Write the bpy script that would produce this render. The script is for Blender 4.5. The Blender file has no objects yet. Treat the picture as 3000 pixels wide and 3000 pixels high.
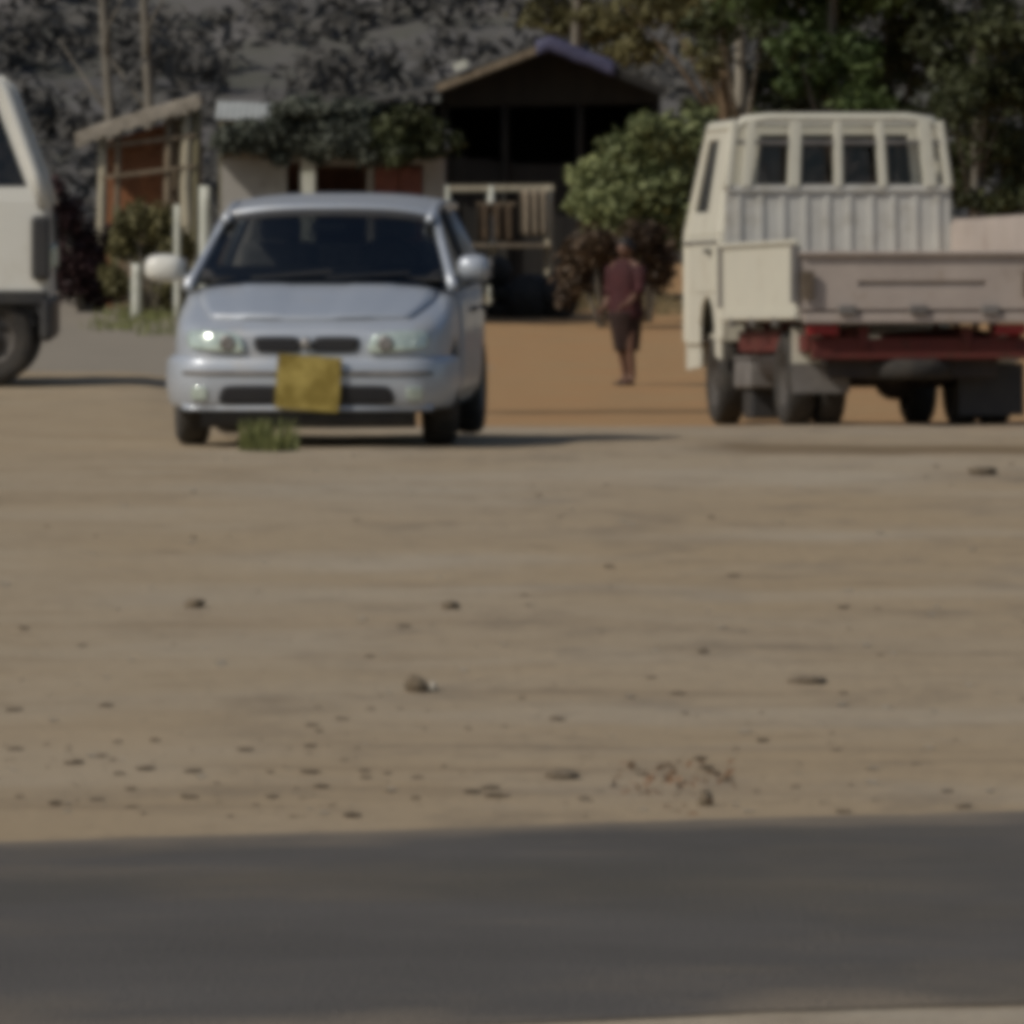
import bpy, bmesh, math, random
import numpy as np
from mathutils import Vector, Matrix, noise
from mathutils.bvhtree import BVHTree
R = math.radians
random.seed(7); rng = np.random.default_rng(7)
S = bpy.context.scene
COL = S.collection

# ---------------------------------------------------------------- camera
F = 33700.0          # focal length in photo pixels (3000 px wide): a far telephoto view
HC, YH = 2.0, 260.0  # camera height, horizon row
cam = bpy.data.cameras.new('camera'); cam_o = bpy.data.objects.new('camera', cam); COL.objects.link(cam_o)
cam.sensor_width = 36.0; cam.lens = 36.0 * F / 3000.0
cam.shift_y = -(1500.0 - YH) / 3000.0
cam.clip_start = 1.0; cam.clip_end = 4000.0
cam_o.location = (0, 0, HC); cam_o.rotation_euler = (R(90), 0, 0)
S.camera = cam_o
# ---------------------------------------------------------------- sky, sun, exposure
SUN = Vector((-0.84, -0.54, 0.86)).normalized()
W = bpy.data.worlds.new('World'); S.world = W; W.use_nodes = True
wn = W.node_tree; bg = wn.nodes['Background']
sky = wn.nodes.new('ShaderNodeTexSky'); sky.sky_type = 'NISHITA'; sky.sun_disc = False
sky.sun_elevation = math.asin(SUN.z); sky.sun_rotation = math.atan2(SUN.x, SUN.y)
sky.air_density = 1.0; sky.dust_density = 1.5
wn.links.new(sky.outputs[0], bg.inputs[0]); bg.inputs[1].default_value = 0.07
sl = bpy.data.lights.new('sun', 'SUN'); sl.energy = 2.9; sl.angle = R(0.55); sl.color = (1.0, 0.94, 0.85)
so = bpy.data.objects.new('sun', sl); COL.objects.link(so)
so.rotation_euler = SUN.to_track_quat('Z', 'Y').to_euler(); so.location = SUN * 60
S.view_settings.view_transform = 'Standard'; S.view_settings.look = 'None'
S.view_settings.exposure = -0.08; S.view_settings.gamma = 1.0; S.view_settings.use_curve_mapping = False
S.cycles.pixel_filter_type = 'BLACKMAN_HARRIS'
S.cycles.filter_width = 8.5      # the photograph is a soft, low-resolution long-lens picture
S.cycles.max_bounces = 8; S.cycles.transparent_max_bounces = 12

# ---------------------------------------------------------------- terrain function
def sm(a, b, t):
    t = min(1.0, max(0.0, (t - a) / (b - a))); return t * t * (3 - 2 * t)
def slope(d, a, b, drop):
    t = min(1.0, max(0.0, (d - a) / (b - a)))
    return -drop * (0.75 * t + 0.25 * t * t * (3 - 2 * t))
def pw(y, pts):
    if y <= pts[0][0]: return pts[0][1]
    for (a, za), (b, zb) in zip(pts, pts[1:]):
        if y < b: return za + (zb - za) * (y - a) / (b - a)
    return pts[-1][1]
def ground_base(x, y):
    r = pw(y, ((66.0, 0.0), (84.0, -0.44), (112.0, -1.08), (135.0, -1.05))); l = pw(y, ((81.0, 0.0), (114.0, -1.05)))
    b = sm(-2.6, -1.0, x * 77.0 / max(y, 20.0))
    return l * (1 - b) + r * b
RA = math.atan2(1.3, 2.76)           # the road runs a little askew to the view
def road_v(x, y):                    # distance across the road from its far edge, positive away from us
    return (y - 31.15) * math.cos(RA) - x * math.sin(RA)
def ground_z(x, y):
    z = ground_base(x, y)
    n = noise.noise(Vector((x * 0.45, y * 0.45, 1.7))) * 0.022 + noise.noise(Vector((x * 1.7, y * 1.7, 5.2))) * 0.011 \
        + noise.noise(Vector((x * 5.0, y * 5.0, 9.2))) * 0.006
    v = road_v(x, y)
    k = 1.0
    if -6.4 < v < 0.5: k = 0.0
    elif v >= 0.5: k = sm(0.5, 2.0, v)
    else: k = sm(6.4, 8.0, -v)
    return z + n * k * (1.0 if y < 200 else 0.0) - (0.0)
def P(x, y, d): return Vector(((x - 1500.0) / F * d, d, HC - (y - YH) / F * d))
def hit(x, y):                       # the ground point seen at a photo pixel
    d = 22.0
    while d < 220.0:
        p = P(x, y, d)
        if p.z <= ground_base(p.x, d): break
        d += 0.1
    p = P(x, y, d); return Vector((p.x, d, ground_z(p.x, d)))
def onground(px, d):
    x = (px - 1500.0) / F * d; return Vector((x, d, ground_z(x, d)))

# ---------------------------------------------------------------- materials
def mat(name, c1, c2=None, rough=0.7, metal=0.0, scale=6.0, bump=0.0, bscale=30.0, spec=0.4, stretch=(1, 1, 1), coat=0.0, lo=0.35, hi=0.7, dirt=None):
    m = bpy.data.materials.new(name); m.use_nodes = True
    nt = m.node_tree; N = nt.nodes; L = nt.links; b = N['Principled BSDF']
    b.inputs['Roughness'].default_value = rough; b.inputs['Metallic'].default_value = metal
    b.inputs['Specular IOR Level'].default_value = spec; b.inputs['Coat Weight'].default_value = coat
    b.inputs['Coat Roughness'].default_value = 0.12
    tc = N.new('ShaderNodeTexCoord'); mp = N.new('ShaderNodeMapping'); mp.inputs['Scale'].default_value = stretch
    L.new(tc.outputs['Object'], mp.inputs[0])
    if c2 is None: c2 = tuple(v * 0.8 for v in c1)
    nz = N.new('ShaderNodeTexNoise'); nz.inputs['Scale'].default_value = scale; nz.inputs['Detail'].default_value = 6.0
    nz.inputs['Roughness'].default_value = 0.62
    L.new(mp.outputs[0], nz.inputs['Vector'])
    cr = N.new('ShaderNodeValToRGB'); cr.color_ramp.elements[0].position = lo; cr.color_ramp.elements[1].position = hi
    cr.color_ramp.elements[0].color = (*c2, 1); cr.color_ramp.elements[1].color = (*c1, 1)
    L.new(nz.outputs[0], cr.inputs[0]); out = cr.outputs[0]
    if dirt:                          # (colour, noise scale, low, high): patchy grime
        n2 = N.new('ShaderNodeTexNoise'); n2.inputs['Scale'].default_value = dirt[1]; n2.inputs['Detail'].default_value = 8.0
        n2.inputs['Roughness'].default_value = 0.7; L.new(mp.outputs[0], n2.inputs['Vector'])
        r2 = N.new('ShaderNodeMapRange'); r2.inputs[1].default_value = dirt[2]; r2.inputs[2].default_value = dirt[3]
        L.new(n2.outputs[0], r2.inputs[0])
        mx = N.new('ShaderNodeMix'); mx.data_type = 'RGBA'; L.new(r2.outputs[0], mx.inputs[0]); L.new(out, mx.inputs[6])
        mx.inputs[7].default_value = (*dirt[0], 1); out = mx.outputs[2]
        mr = N.new('ShaderNodeMapRange'); mr.inputs[3].default_value = rough; mr.inputs[4].default_value = min(1, rough + 0.35)
        L.new(r2.outputs[0], mr.inputs[0]); L.new(mr.outputs[0], b.inputs['Roughness'])
    L.new(out, b.inputs['Base Color'])
    if bump > 0:
        n3 = N.new('ShaderNodeTexNoise'); n3.inputs['Scale'].default_value = bscale; n3.inputs['Detail'].default_value = 5.0
        L.new(mp.outputs[0], n3.inputs['Vector'])
        bp = N.new('ShaderNodeBump'); bp.inputs['Strength'].default_value = bump; bp.inputs['Distance'].default_value = 0.02
        L.new(n3.outputs[0], bp.inputs['Height']); L.new(bp.outputs[0], b.inputs['Normal'])
    return m
def glass(name, tint=(0.30, 0.34, 0.36), gloss=0.06):
    m = bpy.data.materials.new(name); m.use_nodes = True; nt = m.node_tree; N = nt.nodes; L = nt.links
    N.remove(N['Principled BSDF']); o = N['Material Output']
    t = N.new('ShaderNodeBsdfTransparent'); t.inputs[0].default_value = (*tint, 1)
    g = N.new('ShaderNodeBsdfGlossy'); g.inputs['Roughness'].default_value = gloss; g.inputs[0].default_value = (0.9, 0.93, 0.95, 1)
    fr = N.new('ShaderNodeFresnel'); fr.inputs[0].default_value = 1.5
    x = N.new('ShaderNodeMixShader'); L.new(fr.outputs[0], x.inputs[0]); L.new(t.outputs[0], x.inputs[1]); L.new(g.outputs[0], x.inputs[2])
    L.new(x.outputs[0], o.inputs[0]); return m
def leafmat(name, ca, cb, spec=0.3, rough=0.6):
    m = bpy.data.materials.new(name); m.use_nodes = True; nt = m.node_tree; N = nt.nodes; L = nt.links
    b = N['Principled BSDF']; b.inputs['Roughness'].default_value = rough; b.inputs['Specular IOR Level'].default_value = spec
    at = N.new('ShaderNodeAttribute'); at.attribute_name = 'tone'
    mx = N.new('ShaderNodeMix'); mx.data_type = 'RGBA'; mx.inputs[6].default_value = (*ca, 1); mx.inputs[7].default_value = (*cb, 1)
    L.new(at.outputs['Fac'], mx.inputs[0]); L.new(mx.outputs[2], b.inputs['Base Color'])
    tr = N.new('ShaderNodeBsdfTranslucent'); L.new(mx.outputs[2], tr.inputs[0])
    ms = N.new('ShaderNodeMixShader'); ms.inputs[0].default_value = 0.28
    L.new(b.outputs[0], ms.inputs[1]); L.new(tr.outputs[0], ms.inputs[2]); L.new(ms.outputs[0], N['Material Output'].inputs[0])
    return m
def ground_material():
    m = bpy.data.materials.new('dirt_lot'); m.use_nodes = True; nt = m.node_tree; N = nt.nodes; L = nt.links
    b = N['Principled BSDF']; b.inputs['Roughness'].default_value = 0.95; b.inputs['Specular IOR Level'].default_value = 0.15
    tc = N.new('ShaderNodeTexCoord'); sx = N.new('ShaderNodeSeparateXYZ'); L.new(tc.outputs['Object'], sx.inputs[0])
    def nz(scale, detail=6.0, rough=0.6, st=(1, 1, 1), off=(0, 0, 0)):
        mp = N.new('ShaderNodeMapping'); mp.inputs['Scale'].default_value = st; mp.inputs['Location'].default_value = off
        L.new(tc.outputs['Object'], mp.inputs[0])
        n = N.new('ShaderNodeTexNoise'); n.inputs['Scale'].default_value = scale; n.inputs['Detail'].default_value = detail
        n.inputs['Roughness'].default_value = rough; L.new(mp.outputs[0], n.inputs['Vector']); return n.outputs[0]
    def rampf(v, a, c):
        r = N.new('ShaderNodeMapRange'); r.inputs[1].default_value = a; r.inputs[2].default_value = c; L.new(v, r.inputs[0]); return r.outputs[0]
    def mix(f, a, c):
        x = N.new('ShaderNodeMix'); x.data_type = 'RGBA'
        L.new(f, x.inputs[0])
        for i, v in ((6, a), (7, c)):
            if isinstance(v, tuple): x.inputs[i].default_value = (*v, 1)
            else: L.new(v, x.inputs[i])
        return x.outputs[2]
    def mth(op, a, c):
        x = N.new('ShaderNodeMath'); x.operation = op
        for i, v in enumerate((a, c)):
            if isinstance(v, (int, float)): x.inputs[i].default_value = v
            else: L.new(v, x.inputs[i])
        return x.outputs[0]
    base = mix(rampf(nz(0.55), 0.35, 0.68), (0.330, 0.262, 0.180), (0.365, 0.315, 0.240))       # tan to greyer dust
    base = mix(rampf(nz(0.16, 3.0, 0.5, (1, 0.35, 1), (7, 3, 0)), 0.42, 0.62), base, (0.345, 0.265, 0.168))
    base = mix(rampf(nz(3.2, 8.0, 0.7), 0.54, 0.72), base, (0.20, 0.155, 0.105))                # damp or trodden patches
    base = mix(rampf(nz(14.0, 4.0, 0.7), 0.60, 0.78), base, (0.16, 0.122, 0.082))
    base = mix(rampf(nz(1.1, 6.0, 0.6, (0.35, 2.2, 1), (3, 9, 0)), 0.56, 0.70), base, (0.215, 0.165, 0.11))
    base = mix(mth('MULTIPLY', rampf(nz(1.5, 7.0, 0.65, (1, 0.4, 1), (11, 2, 0)), 0.52, 0.68), 0.75), base, (0.205, 0.165, 0.118))
    base = mix(mth('MULTIPLY', rampf(nz(0.7, 5.0, 0.6, (0.5, 0.5, 1), (4, 21, 0)), 0.5, 0.7), 0.6), base, (0.40, 0.345, 0.265))
    base = mix(mth('MULTIPLY', rampf(mth('ADD', sx.outputs[0], mth('MULTIPLY', mth('SUBTRACT', nz(0.5, 3.0), 0.5), 3.0)), -0.2, -1.6), 0.4), base, (0.35, 0.262, 0.155))
    # orange subsoil behind the parked vehicles
    wob = nz(0.35, 4.0, 0.6, (1, 0.3, 1), (1, 4, 2))
    fy = rampf(mth('ADD', sx.outputs[1], mth('MULTIPLY', mth('SUBTRACT', wob, 0.5), 14.0)), 74.0, 84.0)
    fx = rampf(mth('ADD', sx.outputs[0], mth('MULTIPLY', mth('SUBTRACT', wob, 0.5), 2.0)), -1.1, -0.5)
    orange = mix(rampf(nz(0.8, 6.0, 0.6), 0.35, 0.7), (0.36, 0.205, 0.095), (0.33, 0.225, 0.115))
    base = mix(mth('MULTIPLY', fy, fx), base, orange)
    def strip(y0, y1, x0, x1, w):      # shade of low ruts and ridges, painted as a band of darker soil
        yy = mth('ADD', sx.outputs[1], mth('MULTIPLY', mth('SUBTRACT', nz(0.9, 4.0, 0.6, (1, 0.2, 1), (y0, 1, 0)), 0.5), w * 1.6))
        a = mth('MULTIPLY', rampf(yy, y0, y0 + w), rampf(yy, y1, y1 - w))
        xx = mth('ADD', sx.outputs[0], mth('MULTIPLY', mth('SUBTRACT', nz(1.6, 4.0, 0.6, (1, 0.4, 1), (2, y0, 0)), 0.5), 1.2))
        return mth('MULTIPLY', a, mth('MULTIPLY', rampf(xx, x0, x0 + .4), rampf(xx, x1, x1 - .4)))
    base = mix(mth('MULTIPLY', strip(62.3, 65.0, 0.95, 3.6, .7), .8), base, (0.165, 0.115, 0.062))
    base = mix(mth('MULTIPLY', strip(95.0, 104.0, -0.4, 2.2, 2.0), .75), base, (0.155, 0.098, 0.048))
    # grey gravelly yard on the other side
    fg = mth('MULTIPLY', rampf(sx.outputs[1], 95.0, 112.0), mth('SUBTRACT', 1.0, fx))
    base = mix(fg, base, mix(rampf(nz(0.9), 0.35, 0.7), (0.27, 0.235, 0.185), (0.24, 0.21, 0.165)))
    L.new(base, b.inputs['Base Color'])
    bp = N.new('ShaderNodeBump'); bp.inputs['Strength'].default_value = 0.7; bp.inputs['Distance'].default_value = 0.03
    L.new(nz(9.0, 8.0, 0.7), bp.inputs['Height']); L.new(bp.outputs[0], b.inputs['Normal'])
    return m
M = {}
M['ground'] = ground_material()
M['asphalt'] = mat('asphalt', (0.100, 0.092, 0.083), (0.078, 0.072, 0.065), 0.92, scale=0.9, bump=0.5, bscale=60, spec=0.2, dirt=((0.155, 0.128, 0.095), 0.55, 0.5, 0.8))
def sandy_road(m):
    nt = m.node_tree; N = nt.nodes; L = nt.links; b = N['Principled BSDF']
    src = b.inputs['Base Color'].links[0].from_socket
    at = N.new('ShaderNodeAttribute'); at.attribute_name = 'edge'
    tc = N.new('ShaderNodeTexCoord'); nz = N.new('ShaderNodeTexNoise'); nz.inputs['Scale'].default_value = 1.3; nz.inputs['Detail'].default_value = 7
    L.new(tc.outputs['Object'], nz.inputs['Vector'])
    ad = N.new('ShaderNodeMath'); ad.operation = 'MULTIPLY_ADD'; L.new(nz.outputs[0], ad.inputs[0]); ad.inputs[1].default_value = 1.5; L.new(at.outputs['Fac'], ad.inputs[2])
    mr = N.new('ShaderNodeMapRange'); mr.inputs[1].default_value = 1.0; mr.inputs[2].default_value = 1.75; mr.inputs[4].default_value = 0.85; L.new(ad.outputs[0], mr.inputs[0])
    mx = N.new('ShaderNodeMix'); mx.data_type = 'RGBA'; L.new(mr.outputs[0], mx.inputs[0]); L.new(src, mx.inputs[6]); mx.inputs[7].default_value = (0.27, 0.215, 0.15, 1)
    n2 = N.new('ShaderNodeTexNoise'); n2.inputs['Scale'].default_value = 0.33; n2.inputs['Detail'].default_value = 5; L.new(tc.outputs['Object'], n2.inputs['Vector'])
    m2 = N.new('ShaderNodeMapRange'); m2.inputs[1].default_value = 0.5; m2.inputs[2].default_value = 0.7; m2.inputs[4].default_value = 0.7; L.new(n2.outputs[0], m2.inputs[0])
    mz = N.new('ShaderNodeMix'); mz.data_type = 'RGBA'; L.new(m2.outputs[0], mz.inputs[0]); L.new(mx.outputs[2], mz.inputs[6]); mz.inputs[7].default_value = (0.07, 0.064, 0.05, 1)
    L.new(mz.outputs[2], b.inputs['Base Color'])
sandy_road(M['asphalt'])
M['hill'] = mat('hill_scrub', (0.165, 0.155, 0.148), (0.085, 0.082, 0.078), 0.95, scale=0.16, bump=0.8, bscale=0.7, stretch=(1, 1, 2), spec=0.1, dirt=((0.085, 0.088, 0.066), 0.3, 0.48, 0.7))
M['car_paint'] = mat('silver_car_paint', (0.44, 0.47, 0.51), (0.40, 0.43, 0.47), 0.38, 0.35, 3.0, coat=0.35, dirt=((0.40, 0.37, 0.32), 2.5, 0.55, 0.8))
M['hood_paint'] = M['car_paint']
M['black_plastic'] = mat('black_plastic', (0.025, 0.025, 0.027), (0.04, 0.038, 0.035), 0.55, scale=8)
M['dark_trim'] = mat('dark_recess', (0.014, 0.014, 0.017), (0.02, 0.019, 0.02), 0.6)
M['tyre'] = mat('tyre_rubber', (0.022, 0.021, 0.020), (0.05, 0.043, 0.034), 0.85, scale=9, bump=0.4, bscale=40)
M['rim'] = mat('steel_rim', (0.33, 0.33, 0.33), (0.18, 0.16, 0.14), 0.45, 0.5, 8)
M['dirty_rim'] = mat('dusty_dark_rim', (0.10, 0.09, 0.08), (0.05, 0.043, 0.036), 0.7, 0.1, 8)
M['glass'] = glass('car_glass', (0.34, 0.35, 0.34), 0.10)
M['truck_glass'] = glass('cab_glass', (0.42, 0.38, 0.36), 0.08)
M['lamp'] = mat('lamp_lens', (0.58, 0.66, 0.60), (0.42, 0.50, 0.44), 0.12, 0.3, 14, coat=0.8)
M['amber'] = mat('amber_lens', (0.62, 0.24, 0.04), (0.5, 0.18, 0.03), 0.25, scale=10)
M['red_lens'] = mat('red_lens', (0.32, 0.02, 0.02), (0.22, 0.015, 0.015), 0.25, scale=10)
M['plate'] = mat('yellow_number_plate', (0.38, 0.295, 0.080), (0.20, 0.145, 0.025), 0.5, scale=6, lo=0.40, hi=0.60)
M['interior'] = mat('dark_interior', (0.022, 0.022, 0.025), (0.03, 0.03, 0.03), 0.8)
M['seat'] = mat('grey_seat', (0.42, 0.41, 0.40), (0.30, 0.29, 0.28), 0.85, scale=20)
M['maroon_seat'] = mat('maroon_seat', (0.12, 0.035, 0.03), (0.07, 0.022, 0.02), 0.8, scale=10)
M['truck_white'] = mat('cream_truck_paint', (0.60, 0.575, 0.47), (0.55, 0.53, 0.44), 0.45, 0.0, 2.5, coat=0.15, dirt=((0.36, 0.31, 0.23), 3.0, 0.56, 0.82))
M['truck_board'] = mat('grey_white_headboard', (0.56, 0.55, 0.50), (0.48, 0.465, 0.42), 0.55, 0.0, 3.5, dirt=((0.30, 0.27, 0.21), 4.0, 0.52, 0.78))
M['dropside'] = mat('pinkish_shaded_dropside', (0.44, 0.375, 0.325), (0.36, 0.305, 0.265), 0.6, 0.0, 3.0, dirt=((0.25, 0.19, 0.13), 3.5, 0.55, 0.8))  # pinkish bed paint, darkened for faces turned from the sun
M['chassis_red'] = mat('red_oxide_chassis', (0.15, 0.024, 0.018), (0.07, 0.016, 0.012), 0.75, scale=5, dirt=((0.05, 0.03, 0.02), 5.0, 0.5, 0.7))
M['brown_latch'] = mat('rusty_brown_latch', (0.15, 0.115, 0.08), (0.10, 0.075, 0.05), 0.8, scale=12)
M['dark_metal'] = mat('dark_greasy_metal', (0.022, 0.018, 0.016), (0.045, 0.035, 0.028), 0.7, scale=6)
M['grey_metal'] = mat('dusty_grey_metal', (0.22, 0.205, 0.19), (0.13, 0.12, 0.11), 0.6, 0.2, 5)
M['van_white'] = mat('white_van_paint', (0.64, 0.63, 0.58), (0.60, 0.59, 0.53), 0.4, 0.0, 2.0, coat=0.2, dirt=((0.45, 0.42, 0.33), 2.0, 0.5, 0.8))
M['shade_wood'] = mat('shade_black_timber', (0.022, 0.020, 0.016), (0.012, 0.011, 0.010), 0.9, scale=4, stretch=(1, 1, 0.2))  # near-black timber carries the shade of the shed in its colour
M['wood'] = mat('weathered_wood', (0.24, 0.19, 0.13), (0.13, 0.10, 0.065), 0.85, scale=5, bump=0.4, bscale=18, stretch=(3, 3, 0.4))
M['pale_wood'] = mat('pale_pole_wood', (0.42, 0.38, 0.28), (0.28, 0.245, 0.175), 0.85, scale=6, bump=0.3, stretch=(3, 3, 0.4))
M['olive_wood'] = mat('mossy_plank', (0.20, 0.175, 0.105), (0.12, 0.105, 0.06), 0.9, scale=4, stretch=(3, 3, 0.4))
M['thatch'] = mat('grey_thatch', (0.29, 0.255, 0.205), (0.15, 0.13, 0.10), 0.95, scale=7, bump=0.8, bscale=25)
M['mud'] = mat('red_mud_wall', (0.30, 0.125, 0.055), (0.17, 0.07, 0.032), 0.9, scale=3, bump=0.4, bscale=14)
M['red_door'] = mat('red_brown_door', (0.22, 0.075, 0.05), (0.12, 0.042, 0.03), 0.7, scale=4)
M['pale_wall'] = mat('pale_plaster', (0.37, 0.35, 0.32), (0.29, 0.275, 0.25), 0.85, scale=2.5, dirt=((0.20, 0.18, 0.15), 2.0, 0.52, 0.75))
M['white_post'] = mat('limewashed_wood', (0.56, 0.56, 0.50), (0.40, 0.41, 0.34), 0.8, scale=7)
M['sheet'] = mat('pale_roof_sheet', (0.46, 0.47, 0.44), (0.32, 0.33, 0.31), 0.6, 0.1, 3)
M['rust_roof'] = mat('old_grey_roof', (0.085, 0.08, 0.068), (0.045, 0.042, 0.036), 0.85, scale=2.5)
M['tarp'] = mat('blue_grey_tarpaulin', (0.075, 0.072, 0.125), (0.045, 0.045, 0.085), 0.6, scale=4, bump=0.5, bscale=7)
M['sack'] = mat('dark_sacking', (0.045, 0.043, 0.040), (0.025, 0.024, 0.022), 0.85, scale=8)
M['brown_cloth'] = mat('brown_cloth', (0.075, 0.05, 0.028), (0.045, 0.03, 0.018), 0.9, scale=7, bump=0.5, bscale=9)
M['tan_cloth'] = mat('tan_cloth', (0.26, 0.21, 0.15), (0.17, 0.14, 0.10), 0.9, scale=7, bump=0.5, bscale=9)
M['stone'] = mat('field_stone', (0.19, 0.15, 0.10), (0.10, 0.075, 0.048), 0.9, scale=14, bump=0.6, bscale=40)
M['pale_stone'] = mat('pale_stone', (0.42, 0.38, 0.31), (0.30, 0.27, 0.22), 0.9, scale=12, bump=0.5)
M['clod'] = mat('dry_clod', (0.14, 0.105, 0.065), (0.075, 0.055, 0.035), 0.95, scale=12)
M['litter'] = mat('dead_leaf', (0.26, 0.12, 0.05), (0.14, 0.07, 0.035), 0.85, scale=3)
M['bark'] = mat('grey_bark', (0.20, 0.18, 0.145), (0.11, 0.095, 0.075), 0.9, scale=5, bump=0.6, bscale=16, stretch=(2, 2, 0.4))
M['pale_bark'] = mat('pale_bark', (0.34, 0.31, 0.25), (0.20, 0.18, 0.145), 0.9, scale=5, bump=0.5, bscale=14, stretch=(2, 2, 0.4))
M['brown_bark'] = mat('brown_bark', (0.15, 0.10, 0.055), (0.08, 0.055, 0.032), 0.9, scale=5, bump=0.5, bscale=14, stretch=(2, 2, 0.4))
M['skin'] = mat('brown_skin', (0.16, 0.085, 0.055), (0.14, 0.075, 0.05), 0.55, scale=4)
M['hair'] = mat('black_hair', (0.012, 0.010, 0.009), (0.018, 0.015, 0.013), 0.6, scale=30)
M['maroon_cloth'] = mat('maroon_cloth', (0.056, 0.011, 0.012), (0.034, 0.008, 0.009), 0.85, scale=6, bump=0.4, bscale=14)
M['dark_cloth'] = mat('dark_brown_cloth', (0.030, 0.014, 0.010), (0.02, 0.010, 0.008), 0.85, scale=6, bump=0.4, bscale=14)
M['leaf_dark'] = leafmat('dark_leaves', (0.030, 0.036, 0.015), (0.090, 0.100, 0.042))
M['leaf_green'] = leafmat('green_leaves', (0.040, 0.068, 0.020), (0.115, 0.150, 0.050))
M['leaf_bright'] = leafmat('bush_leaves', (0.13, 0.155, 0.065), (0.30, 0.32, 0.14))
M['leaf_olive'] = leafmat('olive_leaves', (0.085, 0.080, 0.036), (0.20, 0.18, 0.080))
M['leaf_grey'] = leafmat('grey_green_leaves', (0.048, 0.056, 0.042), (0.14, 0.15, 0.115))
M['leaf_maroon'] = leafmat('dark_maroon_leaves', (0.028, 0.014, 0.015), (0.075, 0.038, 0.036))
M['leaf_brown'] = leafmat('brown_leaves', (0.050, 0.032, 0.020), (0.125, 0.085, 0.052))
M['leaf_dry'] = leafmat('dry_scrub_leaves', (0.085, 0.082, 0.076), (0.135, 0.129, 0.120), 0.05, 0.9)
M['grass'] = leafmat('grass_blades', (0.12, 0.135, 0.045), (0.25, 0.26, 0.10))
M['dry_grass'] = leafmat('dry_grass_blades', (0.15, 0.12, 0.06), (0.32, 0.26, 0.14))

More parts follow.
